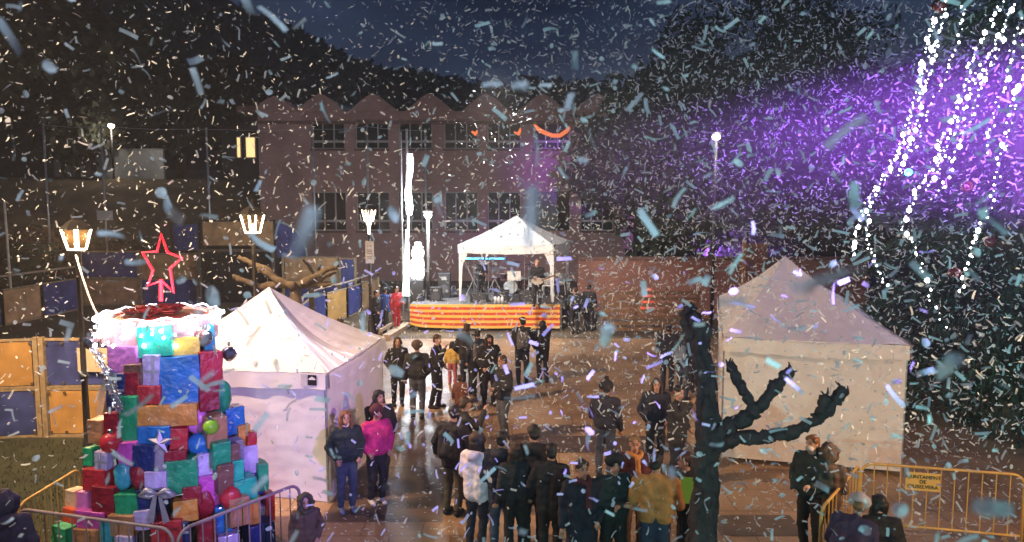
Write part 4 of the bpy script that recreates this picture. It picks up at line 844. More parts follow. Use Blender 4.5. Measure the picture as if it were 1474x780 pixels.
def gift(x0, x1, y0, y1, colr, label, shape='box', push=0.0, tilt=None):
    u, v = (x0 + x1) / 2, (y0 + y1) / 2; p = tpt(u, v, push); s = p.y / F; w_, h_ = (x1 - x0) * s, (y1 - y0) * s * 1.01
    dx = p.x - TC.x; yaw = math.asin(max(-.95, min(.95, dx / max(tr(p.z), abs(dx) + .01)))) * .55; d_ = min(max(w_, h_) * .75, .42)
    tilt = gr.uniform(-.05, .05) if tilt is None else tilt
    rot = (Matrix.Rotation(yaw, 3, 'Z') @ Matrix.Rotation(tilt, 3, 'Y') @ Matrix.Rotation(gr.uniform(-.06, .03), 3, 'X')); m = paper(colr)
    w_ = w_ / max(.72, math.cos(yaw) + .35 * abs(math.sin(yaw)))
    inn = rot @ V((0, 1, 0)); c = p + inn * d_ * .5
    if shape == 'box':
        b = MB(); b.box((0, 0, 0), (w_, d_, h_), None, .012)
        bmesh.ops.subdivide_edges(b.bm, edges=[e for e in b.bm.edges if e.calc_length() > .08], cuts=3, use_grid_fill=True)
        for q in b.bm.verts: q.co += V((noise.noise(q.co * 7 + p), noise.noise(q.co * 7 - p), noise.noise(q.co * 6 + p * 2))) * .012
        b.bm.transform(rot.to_4x4()); b.bm.transform(Matrix.Translation(c)); o = b.at('gift_box', m, c); cat = 'gift box'
        if gr.random() < .05:
            rb = MB(); rb.box((gr.uniform(-.15, .15) * w_, -d_ / 2 - .009, 0), (.035, .008, h_ * 1.0)); rb.box((0, -d_ / 2 - .005, gr.uniform(-.1, .1) * h_), (w_, .006, .03)); rb.bm.transform(rot.to_4x4()); rb.build('ribbon', ribbon_m, o, local=True)
    elif shape == 'ball':
        rad = (w_ + h_) / 4; c = p + inn * rad * .6; t = thing('bauble', label, 'bauble', c); MB().ell(c, (rad, rad, rad), 3).build('ball', pm('shiny_' + colr, papers[colr], .16, .1, 3, coat=.6), t, smooth=True); MB().lathe([(.03, rad * .97), (.03, rad + .035), (.015, rad + .045)], 8, c).build('cap', chrome, t); return t
    else:
        b = MB(); b.ell((0, 0, 0), (w_ / 2, min(d_, w_ * .8) / 2, h_ / 2), 3)
        for q in b.bm.verts:
            k = abs(q.co.z) / (h_ / 2); q.co.x *= 1 + .12 * (1 - k) ; q.co += V((noise.noise(q.co * 9 + p), noise.noise(q.co * 9 - p), 0)) * .03
        b.bm.transform(rot.to_4x4()); b.bm.transform(Matrix.Translation(c)); o = b.at('gift_bag', m, c, smooth=True); cat = 'gift bag'
        nk = MB().lathe([(.015, h_ * .44), (.05, h_ * .53), (.02, h_ * .47)], 9); nk.bm.transform(rot.to_4x4()); nk.build('gathered_neck', m, o, local=True, smooth=True)
    tag(o, label, cat, 'gifts piled into a tower'); return o
GIFTS = [
 (198, 247, 470, 514, 'teal', 'bright teal green gift box right under the lit drum rim'), (248, 288, 486, 513, 'yellow', 'yellow gift box right of the teal box under the drum'), (294, 310, 468, 506, 'cyan', 'narrow bright blue gift box under the drum, partly behind the brown ball'),
 (152, 198, 498, 538, 'orchid', 'orchid pink gift box at the upper edge beside the silver tinsel'), (178, 204, 524, 576, 'brown', 'tall brown gift box between pink box and lavender box'), (204, 229, 511, 557, 'lavender', 'tall lavender gift box left of the largest blue box'),
 (229, 288, 513, 584, 'blue', 'largest blue gift box, high on the tower front'), (288, 321, 506, 553, 'red', 'tall red gift box right of the largest blue box'), (288, 316, 553, 592, 'dark_red', 'dark red gift box under the tall red one and beside the green bag'), (197, 230, 556, 583, 'red', 'small red gift box above the long orange box'),
 (150, 181, 536, 594, 'navy', 'tall navy gift box draped with silver tinsel'), (171, 197, 570, 637, 'green', 'tall upright green gift box left of the long orange box'), (197, 284, 583, 615, 'orange', 'long flat orange gift box across the tower middle'),
 (326, 354, 586, 626, 'blue', 'blue gift box at the tower edge against the white tent'), (148, 172, 594, 642, 'dark_red', 'tall dark red gift box above the shiny red ball'), (198, 244, 614, 642, 'blue', 'wide blue gift box just under the long orange box'), (244, 270, 616, 650, 'red', 'red gift box between silver star and magenta bag'),
 (168, 197, 637, 672, 'magenta', 'magenta gift box beside the shiny red ball'), (218, 236, 644, 680, 'grey', 'tall grey gift box hung under the silver star'), (236, 268, 648, 670, 'dark_red', 'dark red gift box on top of the largest green box'), (196, 220, 642, 680, 'brown', 'dull brown gift box between magenta and grey boxes'),
 (307, 333, 636, 676, 'green', 'green gift box right of the blue bag under the lime ball'), (298, 328, 600, 645, 'tan', 'tan red gift box behind the lime green ball'), (343, 361, 612, 652, 'orange', 'narrow orange gift box at the edge under the blue edge box'), (331, 352, 634, 664, 'grey', 'purple grey gift box left of the narrow orange one'),
 (351, 373, 640, 686, 'lavender', 'tall lavender gift box at the edge above the patterned navy box'), (356, 371, 622, 642, 'red', 'tiny red gift box at the tower edge over the lavender box'), (334, 352, 662, 706, 'teal', 'upright teal gift box beside the patterned navy box'), (352, 384, 680, 716, 'navy', 'navy gift box with pale triangle lines at the tower edge'),
 (372, 388, 667, 708, 'green', 'narrow green gift box farthest out against the tent wall'), (116, 134, 645, 672, 'green', 'small green gift box farthest out toward the lawn'), (134, 155, 650, 678, 'lavender', 'small pale lavender gift box below the shiny red ball'), (114, 153, 675, 707, 'red', 'wide red gift box at the lawn edge of the tower'),
 (207, 239, 678, 708, 'lavender', 'square pale lavender gift box left of the largest green box'), (238, 285, 662, 712, 'green', 'largest green gift box, low on the tower front'), (284, 308, 652, 688, 'lavender', 'lavender gift box right of the largest green box'), (285, 317, 684, 730, 'magenta', 'bright magenta gift box below the lavender one'),
 (164, 197, 711, 744, 'green', 'square green gift box low under the cyan bag'), (196, 236, 704, 736, 'navy', 'navy gift box behind the silver bow'), (249, 285, 720, 752, 'orange', 'square orange gift box low on the tower front'), (314, 337, 668, 712, 'brown', 'brown gift box beside the bright magenta one'),
 (107, 128, 708, 737, 'orchid', 'small lilac gift box standing on the wide magenta box'), (88, 112, 706, 736, 'cream', 'cream topped gift box at the lawn edge behind the barrier'), (84, 112, 732, 754, 'orange_red', 'orange red gift box at the lawn edge by the barrier rail'), (102, 154, 736, 762, 'magenta', 'wide flat magenta gift box low at the lawn side'),
 (154, 193, 742, 774, 'tan', 'tan gift box under the square green one'), (192, 218, 735, 764, 'lavender', 'dull lavender gift box left of the silver bow'), (216, 262, 750, 786, 'red', 'red gift box at the very bottom under the silver bow'), (142, 160, 748, 786, 'cyan', 'narrow cyan blue gift box at the bottom beside the tan one'),
 (66, 101, 758, 790, 'green', 'green gift box in the lowest corner behind the barrier'), (100, 143, 762, 790, 'tan', 'pinkish tan gift box at the bottom under the wide magenta one'), (330, 361, 716, 758, 'tan', 'tan gift box behind the bent barrier rail'), (359, 376, 714, 756, 'orange', 'upright orange gift box at the tent side behind the barrier'),
 (383, 397, 710, 752, 'red', 'narrow red gift box at the tent side behind the barrier'), (376, 386, 728, 758, 'lavender', 'narrow lavender gift box between orange and red ones'), (244, 272, 752, 786, 'navy', 'navy gift box at the bottom under the square orange one'), (310, 334, 728, 768, 'blue', 'blue gift box low beside the dark red round bag'), (358, 398, 754, 790, 'navy', 'wide navy gift box at the bottom tent side'),
 (283, 312, 748, 786, 'dark_red', 'dark red gift box at the bottom beside the tan edge box'), (170, 200, 536, 574, 'dark_red', 'dark red gift box tucked behind the tall green one'), (122, 150, 604, 640, 'tan', 'tan gift box with pale top at the lawn edge above the small green one'), (320, 346, 640, 672, 'brown', 'brown gift box filling the tent side beside the purple grey one'), (190, 222, 640, 690, 'navy', 'navy gift box deep between magenta and pale lavender boxes'), (262, 290, 700, 730, 'dark_red', 'dark red gift box deep under the largest green box'), (330, 372, 690, 730, 'teal', 'teal gift box deep behind the red gathered bag'), (128, 166, 700, 750, 'dark_red', 'dark red gift box deep behind the lilac one'), (165, 190, 772, 792, 'lavender', 'lavender gift box almost hidden at the bottom'), (314, 346, 770, 792, 'lavender', 'lavender gift box hidden low behind the bent barrier'),
]
for g in GIFTS: gift(*g)
gift(309, 339, 548, 602, 'green', 'green crumpled gift bag bulging at the tower edge by the tent', 'bag', .06); gift(268, 300, 586, 630, 'orchid', 'shiny orchid pink gift bag left of the lime ball', 'bag', .06); gift(268, 308, 626, 658, 'blue', 'wide blue crumpled gift bag under the lime ball', 'bag', .03)
gift(156, 182, 670, 712, 'cyan', 'upright cyan gift bag low beside the dark red bag', 'bag', .05); gift(179, 209, 666, 712, 'dark_red', 'dark red crumpled gift bag beside the cyan one', 'bag', .04); gift(282, 312, 706, 752, 'dark_red', 'dark red round gift bag right of the square orange box', 'bag', .05); gift(322, 352, 702, 738, 'red', 'red gathered gift bag at the tent side above the tan box', 'bag', .05)
gift(138, 169, 624, 656, 'red', 'shiny red ball on the lawn side of the tower', 'ball', .10); gift(295, 317, 604, 628, 'lime', 'lime green ball on the tower front', 'ball', .12); gift(283, 307, 472, 501, 'brown', 'brown papery ball under the lit drum rim', 'ball', .08)
# silver star, bow, tinsel, mirror balls
def star_poly(c, R_, r_, rot, ax, up): return [c + ax * (math.cos(rot + k * math.pi / 5) * (R_ if k % 2 == 0 else r_)) + up * (math.sin(rot + k * math.pi / 5) * (R_ if k % 2 == 0 else r_)) for k in range(10)]
p = tpt(230, 637, .10); o = MB(); vs = star_poly(p, .165, .065, math.pi / 2, V((1, 0, 0)), V((0, 0, 1))); mid = [o.bm.verts.new(p + V((0, -.05, 0))), o.bm.verts.new(p + V((0, .05, 0)))]; vv = [o.bm.verts.new(q) for q in vs]
for k in range(10):
    for m_ in mid: o.f((vv[k], vv[(k + 1) % 10], m_))
o = o.at('silver_star', pm('silver_paper', (.55, .55, .66), .3, .1, 5, metal=.5), p); tag(o, 'silver five pointed star on the tower front', 'star')
p = tpt(228, 722, .12); bw = thing('ribbon_bow', 'silver grey ribbon bow with two long tails low on the tower front', 'ribbon', p)
for s in (-1, 1):
    MB().tube([p + V((0, -.02, .1)), p + V((s * .12, -.05, .17)), p + V((s * .2, -.03, .1)), p + V((s * .1, -.02, .07)), p + V((0, -.02, .1))], [.02, .04, .045, .03, .015], 8).build('loop', ribbon_m, bw, smooth=True)
    MB().prism([p + V((s * .005, -.02, .1)), p + V((s * .05, -.03, .1)), p + V((s * .14, -.03, -.24)), p + V((s * .06, -.03, -.28))], V((0, .008, 0))).build('tail', ribbon_m, bw)
tin = pm('silver_tinsel', (.75, .75, .82), .18, .15, 20, metal=.9)
def tinsel(pts, rad, n, lab, seed):
    q = random.Random(seed); b = MB(); b.tube(pts, .015, 6); fine = []
    for a, c in zip(pts, pts[1:]): fine += [a.lerp(c, k / 8) for k in range(8)]
    for _ in range(n):
        c = q.choice(fine) + V((q.gauss(0, 1), q.gauss(0, 1), q.gauss(0, 1))) * rad * .3; d = V((q.gauss(0, 1), q.gauss(0, 1), q.gauss(0, 1))).normalized() * rad * q.uniform(.5, 1.1); w_ = d.orthogonal().normalized() * .006
        b.f([b.bm.verts.new(c - w_), b.bm.verts.new(c + w_), b.bm.verts.new(c + d)])
    o = b.at('tinsel', tin, pts[0], recalc=False); tag(o, lab, 'tinsel'); return o
tinsel([tpt(136, 502, .1), tpt(146, 522, .12), tpt(158, 545, .12), tpt(166, 570, .12), tpt(172, 592, .10)], .07, 900, 'silver tinsel garland hanging down over the navy gift box', 3)
def mirror_ball(u, v, rad, lab, push):
    p = tpt(u, v, push); t = thing('mirror_ball', lab, 'mirror ball', p, 0, 'mirror balls on the gift tower'); b = MB().ell(p, (rad, rad, rad), 2)
    q = random.Random(int(u))
    for vv in b.bm.verts: vv.co = p + (vv.co - p) * q.uniform(.86, 1.04)
    b.build('ball', pm('mirror_foil', (.45, .43, .5), .12, .4, 14, metal=.95), t); MB().lathe([(.02, rad), (.02, rad + .05)], 8, p).build('cap', chrome, t)
mirror_ball(132, 492, .12, 'silver foil ball at the top of the tinsel garland', .1); mirror_ball(330, 509, .11, 'dark silver foil ball sticking out toward the white tent', .06); mirror_ball(296, 484, .10, 'wire foil ball under the lights at the drum edge', .22)
# glowing star on the drum
neon = pm('pink_neon', (.9, .1, .15), .4, .02, 4, emit=(1, .004, .010), es=2.4); sc3 = P(233, 380, 10.3)
ns = thing('neon_star', 'glowing red outline star on a lit pole above the gift tower', 'star', V((sc3.x, 10.3, tz_top)))
spx = [(232, 337), (241, 363), (262, 371), (245, 386), (250, 421), (233, 404), (213, 411), (220, 389), (205, 363), (226, 362)]
MB().tube([P(u, v, 10.3) for u, v in spx], .018, 8, closed=True).build('outline', neon, ns)
MB().tube([P(232, 433, 10.3), P(232, 402, 10.3)], .024, 8).build('pole', neon, ns); MB().tube([P(229, 433, 10.32), P(230, 402, 10.32)], .012, 6).build('support', pm('red_paint', (.4, .02, .03), .5), ns)
l = lamp('star_light', 'POINT', (0, 0, 0), 40, (1, .12, .16), shadow_soft_size=.3); l.parent = ns; l.location = (0, -.25, .45)
# rim of white lights
rim = thing('icicle_lights', 'dazzling white icicle lights around the drum rim of the gift tower', 'string lights', TC + V((0, 0, tz_top)))
r = random.Random(77); wr_ = MB(); ringp = [TC + V((math.cos(k * .13) * (.78 + r.uniform(-.02, .02)), math.sin(k * .13) * (.78 + r.uniform(-.02, .02)), tz_top - .02 + r.uniform(-.03, .03))) for k in range(48)]
wr_.tube(ringp, .01, 5, closed=True)
ends = []
for k in range(40):
    a = -math.pi + k * math.pi * 2 / 40; dr = r.uniform(.10, .38); q = TC + V((math.cos(a) * .79, math.sin(a) * .79, tz_top)); wr_.tube([q, q - V((0, 0, dr))], .003, 4)
    if math.sin(a) < .35: ends += [(q, dr)]
wr_.build('wire', pm('white_wire', (.3, .3, .33), .4, .1, 8), rim)
cnt = 0
for q, dr in ends:
    for z in [0.0, dr] + ([dr * .55] if cnt % 3 else []):
        if cnt >= 98: break
        o = bpy.data.objects.new('bulb', BMC[2] if z == 0 else r.choice(BMC)); COL.objects.link(o); o.parent = rim; o.location = q - V((r.uniform(-.03, .03), .015, z)) - rim.location; cnt += 1
rope = MB(); pts = [TC + V((math.cos(k * .105) * (.745 + .03 * math.sin(k * 2.1)), math.sin(k * .105) * (.745 + .03 * math.cos(k * 1.7)), tz_top + .03 + .02 * math.sin(k * 1.3))) for k in range(60)]
rope.tube(pts, .011, 7, closed=True); rope.build('light_rope', pm('white_rope_light', (.9, .9, .95), .4, .02, 6, emit=(.9, .92, 1), es=4), rim)
for a in (R(-150), R(-110), R(-70), R(-30)):
    l = lamp('rim_light', 'POINT', (0, 0, 0), 7, (.82, .90, 1), shadow_soft_size=.12); l.parent = rim; l.location = (math.cos(a) * .98, math.sin(a) * .98, -.02)
# white cord from the lantern to the drum
a, c = V((lp1.location.x, 12.85, P(111, 366, 12.9).z)), TC + V((-.35, -.3, tz_top + .04)); pts = [a.lerp(c, k / 14) - V((0, 0, .55 * math.sin(math.pi * k / 14))) for k in range(15)]
o = MB().tube(pts, .014, 6).at('hanging_cable', pm('white_cord', (.85, .8, .72), .5, .05, 6), a, smooth=True); tag(o, 'white cord sagging from the nearest lantern to the drum top', 'cord')

# ------------------------------------------------------------------ crowd barriers
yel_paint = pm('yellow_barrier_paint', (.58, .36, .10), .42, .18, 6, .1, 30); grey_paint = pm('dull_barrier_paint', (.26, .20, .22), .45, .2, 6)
def barrier(label, a, c, m, n=12, sign=None):
    a, c = V((a[0], a[1], 0)), V((c[0], c[1], 0)); d = (c - a).normalized(); Ln = (c - a).length; t = thing('crowd_barrier', label, 'barrier', a, 0, 'crowd barriers around the displays'); z0, z1, cr_ = .18, 1.08, .16
    loop = []
    for (px, pz, s0) in ((cr_, z1 - cr_, 90), (Ln - cr_, z1 - cr_, 0)):
        for k in range(5): ang = R(s0 + 90 - k * 22.5); loop.append(a + d * (px + math.cos(ang) * cr_) + V((0, 0, pz + math.sin(ang) * cr_)))
    loop = [a + V((0, 0, .02))] + loop + [c + V((0, 0, .02))]
    MB().tube(loop, .021, 8).build('frame', m, t, smooth=True); MB().tube([a + d * .02 + V((0, 0, z0)), c - d * .02 + V((0, 0, z0))], .018, 8).build('rail', m, t, smooth=True)
    for k in range(1, n + 1): q = a + d * (Ln * k / (n + 1)); MB().tube([q + V((0, 0, z0 + .01)), q + V((0, 0, z1 - .015))], .009, 6).build('upright', m, t)
    n_ = V((-d.y, d.x, 0))
    for q in (a + d * .12, c - d * .12): MB().bar(q - n_ * .28 + V((0, 0, .015)), q + n_ * .28 + V((0, 0, .015)), .05, .03).build('foot', m, t)
    return t, a, d, n_
B0, B1, B2 = P(1240, 668, 10.9), P(1482, 692, 10.4), P(1182, 740, 9.25)
barrier('yellow crowd barrier standing end on beside the crouched visitors', (B0.x - .05, B0.y - .05), (B2.x, B2.y), yel_paint, 10)
Lb = 2.15; dd_ = (V((B1.x, B1.y, 0)) - V((B0.x, B0.y, 0))).normalized()
yb, ya, yd, yn = barrier('yellow crowd barrier with a lettered town council sign plate', (B0.x, B0.y), (B0.x + dd_.x * Lb, B0.y + dd_.y * Lb), yel_paint, 11)
barrier('yellow crowd barrier running out of the picture below the conifer', (B0.x + dd_.x * (Lb + .06), B0.y + dd_.y * (Lb + .06)), (B0.x + dd_.x * (2 * Lb), B0.y + dd_.y * 2 * Lb), yel_paint, 11)
if yn.y > 0: yn = -yn
s0 = ya + yd * (P(1305, 690, 10.75).x - B0.x); s1 = ya + yd * (P(1353, 695, 10.7).x - B0.x)
sl = MB().prism([s0 + V((0, 0, .74)) + yn * .03, s1 + V((0, 0, .74)) + yn * .03, s1 + V((0, 0, 1.01)) + yn * .03, s0 + V((0, 0, 1.01)) + yn * .03], yn * -.012).build('sign_plate', pm('yellow_sign', (.66, .42, .12), .45, .06, 4), yb)
def text(s, parent, c, xd, zd, size, m, name='lettering'):
    cu = bpy.data.curves.new(name, 'FONT'); cu.body = s; cu.size = size; cu.align_x = 'CENTER'; cu.align_y = 'CENTER'; cu.extrude = .002
    tmp = bpy.data.objects.new('text_source', cu); COL.objects.link(tmp); me = bpy.data.meshes.new_from_object(tmp.evaluated_get(bpy.context.evaluated_depsgraph_get())); bpy.data.objects.remove(tmp)
    o = bpy.data.objects.new(name, me); COL.objects.link(o); me.materials.clear(); me.materials.append(m); nd = xd.cross(zd); M = Matrix((xd, zd, nd)).transposed().to_4x4(); M.translation = c
    o.parent = parent; o.matrix_local = wmat(parent).inverted() @ M; return o
ink = pm('black_ink', (.02, .015, .01), .6); mc2 = (s0 + s1) / 2 + yn * .036; xd = yd if yd.x > 0 else -yd
for s, z, sz in (('AJUNTAMENT', .945, .075), ('DE', .875, .075), ('CIUSELVERA', .80, .075)): text(s, sl, mc2 + V((0, 0, z)), xd, V((0, 0, 1)), sz, ink)
barrier('dull barrier on the lawn side of the gift tower, its top rail catching light', (P(26, 737, 9.35).x, 9.35), (P(110, 690, 10.6).x, 10.7), yel_paint, 9)
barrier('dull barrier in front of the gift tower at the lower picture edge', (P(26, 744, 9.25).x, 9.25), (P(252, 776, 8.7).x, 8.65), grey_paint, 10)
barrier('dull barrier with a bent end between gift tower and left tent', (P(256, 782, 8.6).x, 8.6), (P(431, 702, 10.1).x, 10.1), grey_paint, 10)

# ------------------------------------------------------------------ people
QUEUE = []
def fabric(name, c, rough=.75): return pm('cloth_' + name, c, rough, .25, 9, .35, 60)
SKIN = pm('skin', (.42, .235, .17), .55, .1, 12)
DARKF = pm('face_dark', (.03, .018, .015), .5, .1, 10); LIP = pm('lips', (.30, .10, .09), .5, .1, 10)
CL = {'black': (.006, .006, .008), 'charcoal': (.014, .014, .017), 'navy': (.008, .011, .026), 'jeans': (.03, .045, .085), 'paleblue': (.12, .17, .25), 'grey': (.10, .10, .115), 'greyjeans': (.075, .085, .10), 'magenta': (.46, .015, .13), 'yellow': (.55, .36, .09), 'rust': (.17, .06, .035), 'white': (.70, .64, .72),
      'tan': (.46, .20, .055), 'olive': (.05, .045, .025), 'brown': (.075, .045, .03), 'purple': (.05, .03, .075), 'red': (.42, .02, .03), 'blue': (.03, .07, .30), 'wine': (.07, .012, .02), 'pinkred': (.40, .10, .12), 'teal': (.006, .018, .020), 'palegrey': (.42, .40, .42)}
HAIRC = {'black': (.010, .008, .007), 'brown': (.05, .025, .014), 'ginger': (.16, .06, .02), 'fair': (.20, .12, .05)}
def cl(c): return fabric(c, CL[c])
def hair(c): return pm('hair_' + c, HAIRC[c], .5, .3, 20, .4, 70)
ARMS = {'down': ((.25, .04, 1.13), (.27, -.05, .89)), 'pocket': ((.29, .06, 1.14), (.19, -.13, .98)), 'mouth': ((.24, -.10, 1.16), (.07, -.22, 1.44)), 'hold': ((.25, 0, 1.13), (.12, -.27, 1.13)), 'cross': ((.25, -.06, 1.16), (-.02, -.23, 1.16)), 'phone': ((.24, -.2, 1.28), (.10, -.33, 1.52)), 'side': ((.32, .02, 1.15), (.38, -.10, .92)), 'sit': ((.25, -.06, 1.13), (.16, -.30, .98))}
def person(u, v, h, yaw, label, jacket='black', trousers='black', arms=('down', 'down'), hairs=('short', 'black'), hat=None, hood=False, coat=0.0, z0=0.0, shoes='black', stride=0.0, lean=0.0, scarf=None, mask=None, bag=None, hold=None, fur=None, crouch=0.0, sat=None, head_turn=0.0, group=None, loc=None, wide=1.0):
    k = h / 1.75; q = loc if loc is not None else G(u, v, z0 + h - crouch * k); rz = R(yaw) - math.atan2(q.x, q.y) * 1.0
    t = thing('person', label, 'person', (q.x, q.y, z0), rz, group); hk = 1.0 + max(0, (1.45 - h)) * .45
    dz = -crouch; cr = crouch > .05
    ft = [V((s * .10, .05 - s * stride, .05)) for s in (-1, 1)]
    kn = [V((s * .105, -.02 - s * stride * .5 - (.26 if cr else 0), .50 + (dz * .45 if cr else 0))) for s in (-1, 1)]
    hp = [V((s * .085, 0, .93 + dz)) for s in (-1, 1)]
    ln = V((0, -math.sin(lean), 0))
    def U(p): p = V(p); p.z += dz; a = (p.z - (.93 + dz)); p.y += -math.sin(lean) * max(0, a); p.z -= (1 - math.cos(lean)) * max(0, a); return p
    sh = [U((s * .185 * wide, 0, 1.42)) for s in (-1, 1)]
    el, wr = [], []
    for i, s in enumerate((-1, 1)): e, w_ = ARMS[arms[i]]; el.append(U((s * e[0] * wide, e[1], e[2]))); wr.append(U((s * w_[0], w_[1], w_[2])))
    hc = U((0, -.03, 1.635)); nk = U((0, 0, 1.46))
    head_turn = head_turn or random.Random(len(label) * 7 + int(u)).uniform(-32, 32); hrot = Matrix.Rotation(R(head_turn), 3, 'Z')
    def H(x, y, z): return hc + hrot @ (V((x, y, z)) * hk)
    # one continuous body
    b = MB()
    for i in range(2):
        b.cone(hp[i], kn[i], .078, .052); b.cone(kn[i], ft[i] + V((0, 0, .05)), .05, .034); b.cone(ft[i] + V((0, 0, .0)), ft[i] + V((0, -.13, -.015)), .034, .03)
        b.cone(sh[i], el[i], .042, .034); b.cone(el[i], wr[i], .034, .024)
        hd = (wr[i] - el[i]).normalized(); b.cone(wr[i], wr[i] + hd * .07, .026, .034)
    b.cone(U((-.05, 0, 1.0)), U((-.09, 0, 1.33)), .09, .095); b.cone(U((.05, 0, 1.0)), U((.09, 0, 1.33)), .09, .095); b.cone(sh[0], sh[1], .05, .05); b.cone(nk - V((0, 0, .06)), hc, .052, .055)
    b.ell(H(0, .012, .035), (.076 * hk, .094 * hk, .088 * hk)); b.ell(H(0, -.022, -.045), (.055 * hk, .066 * hk, .068 * hk)); b.cone(H(0, -.086, .01), H(0, -.104, -.022), .009 * hk, .014 * hk)
    for s in (-1, 1): b.ell(H(s * .077, .01, -.005), (.012 * hk, .02 * hk, .03 * hk))
    def extras(bm_, mats):
        for i, s in enumerate((-1, 1)):
            hd = (wr[i] - el[i]).normalized(); sd_ = hd.cross(V((0, 1, 0.2))).normalized(); up_ = sd_.cross(hd); base = wr[i] + hd * .09
            for j, fl in enumerate((.062, .075, .07, .055)):
                a0 = base - hd * .02 + sd_ * (j - 1.5) * .017; bm_.tube([a0, a0 + hd * fl * .5, a0 + hd * fl * .85 - up_ * .018, a0 + hd * fl - up_ * .038], [.0095, .009, .008, .006], 6)
            a0 = wr[i] + hd * .035 + sd_ * .026; bm_.tube([a0, a0 + sd_ * .025 + hd * .025, a0 + sd_ * .03 + hd * .055], [.011, .010, .007], 6)
        bm_.mi = 1
        for s in (-1, 1): bm_.ell(H(s * .032, -.083, .018), (.013 * hk, .008 * hk, .008 * hk), 1); bm_.tube([H(s * .018, -.086, .038), H(s * .034, -.086, .043), H(s * .05, -.078, .038)], .005 * hk, 5)
        bm_.mi = 2; bm_.tube([H(-.025, -.083, -.058), H(0, -.089, -.055), H(.025, -.083, -.058)], .006 * hk, 5)
    QUEUE.append((b, 'body', [SKIN, DARKF, LIP], t, k, .017, extras, 0, 2))
    # jacket
    b = MB(); hem = .93 + dz - coat
    if cr: hem = max(hem, .80 + dz)
    for s in (-1, 1): b.cone(U((s * .075 * wide, .0, hem + .12 - dz)), U((s * .10 * wide, .0, 1.33)), .135, .125); b.cone(V((s * .07 * wide, 0, hem + .06)), V((s * .075 * wide, .0, hem + .20)), .14, .14)
    b.cone(U((0, -.02, 1.05)), U((0, -.01, 1.34)), .13, .12); b.cone(sh[0], sh[1], .082, .082); b.cone(U((0, 0, 1.40)), U((0, 0, 1.47)), .10, .075)
    for i in range(2): b.cone(sh[i], el[i], .082, .068); b.cone(el[i], wr[i] - (wr[i] - el[i]) * .06, .068, .052)
    if hood: b.ell(U((0, .10, 1.46)), (.13, .09, .09)); b.cone(U((-.09, .05, 1.47)), U((.09, .05, 1.47)), .055, .055)
    QUEUE.append((b, 'jacket', [cl(jacket)], t, k, .021, None, .014, 1))
    b = MB()
    for i in range(2): b.cone(hp[i] + V((0, .01, .02)), kn[i], .112, .078); b.cone(kn[i], ft[i] + V((0, 0, .07)), .078, .062)
    b.cone(hp[0] + V((0, .01, .05)), hp[1] + V((0, .01, .05)), .11, .11)
    QUEUE.append((b, 'trousers', [cl(trousers)], t, k, .021, None, .012, 1))
    for i in range(2):
        b = MB(); b.cone(ft[i] + V((0, .03, .0)), ft[i] + V((0, -.15, -.012)), .05, .04); b.bm.transform(Matrix.Scale(k, 4)); b.build('shoe', cl(shoes), t, smooth=True, local=True)
    if hairs:
        st_, hc_ = hairs; b = MB(); b.ell(H(0, .028, .055), (.088 * hk, .098 * hk, .085 * hk)); b.ell(H(0, .065, -.0), (.076 * hk, .06 * hk, .08 * hk))
        for s in (-1, 1): b.ell(H(s * .06, -.02, .075), (.034 * hk, .055 * hk, .04 * hk), 1)
        if st_ == 'long':
            for s in (-1, 0, 1): b.cone(H(s * .06, .045, 0), H(s * .09, .05 - .03 * abs(s), -.22), .055, .04)
            for s in (-1, 1): b.cone(H(s * .078, 0, .03), H(s * .092, -.01, -.18), .03, .028)
        if st_ == 'pony': b.ell(H(0, .13, .03), (.04, .04, .045)); b.cone(H(0, .14, .02), H(0, .15, -.14), .035, .02)
        QUEUE.append((b, 'hair', [hair(hc_)], t, k, .016, None, .012, 1))
    if hat:
        b = MB(); b.ell(H(0, .012, .085), (.096 * hk, .108 * hk, .088 * hk)); b.cone(H(-.05, .01, .055), H(.05, .01, .055), .088 * hk, .088 * hk)
        if hat[0] == 'pom': b.ell(H(0, .02, .19), (.045, .045, .045))
        if hat[0] == 'cap': b.ell(H(0, -.10, .055), (.06, .075, .012))
        QUEUE.append((b, 'hat', [cl(hat[1])], t, k, .016, None, .006, 1))
    if fur:
        b = MB(); ring = [H(math.cos(a) * .115, -.055 + .03 * math.sin(a), -.01 + math.sin(a) * .135) for a in [j * math.pi / 8 for j in range(16)]]
        for a, c in zip(ring, ring[1:] + ring[:1]): b.cone(a, c, .042, .042)
        b.ell(H(0, .06, .0), (.13 * hk, .12 * hk, .155 * hk)); QUEUE.append((b, 'fur_hood', [cl(fur)], t, k, .02, None, .03, 1))
    if scarf:
        b = MB(); ring = [U((math.cos(a) * .095, math.sin(a) * .09 - .01, 1.48 + .02 * math.sin(a * 2))) for a in [j * math.pi / 6 for j in range(12)]]
        for a, c in zip(ring, ring[1:] + ring[:1]): b.cone(a, c, .042, .042)
        b.cone(U((.05, -.12, 1.44)), U((.06, -.16, 1.18)), .04, .045); QUEUE.append((b, 'scarf', [cl(scarf)], t, k, .02, None, .015, 1))
    if mask:
        b = MB(); b.ell(H(0, -.055, -.045), (.058 * hk, .055 * hk, .048 * hk)); b.bm.transform(Matrix.Scale(k, 4)); mk = b.build('face_mask', cl(mask), t, smooth=True, local=True)
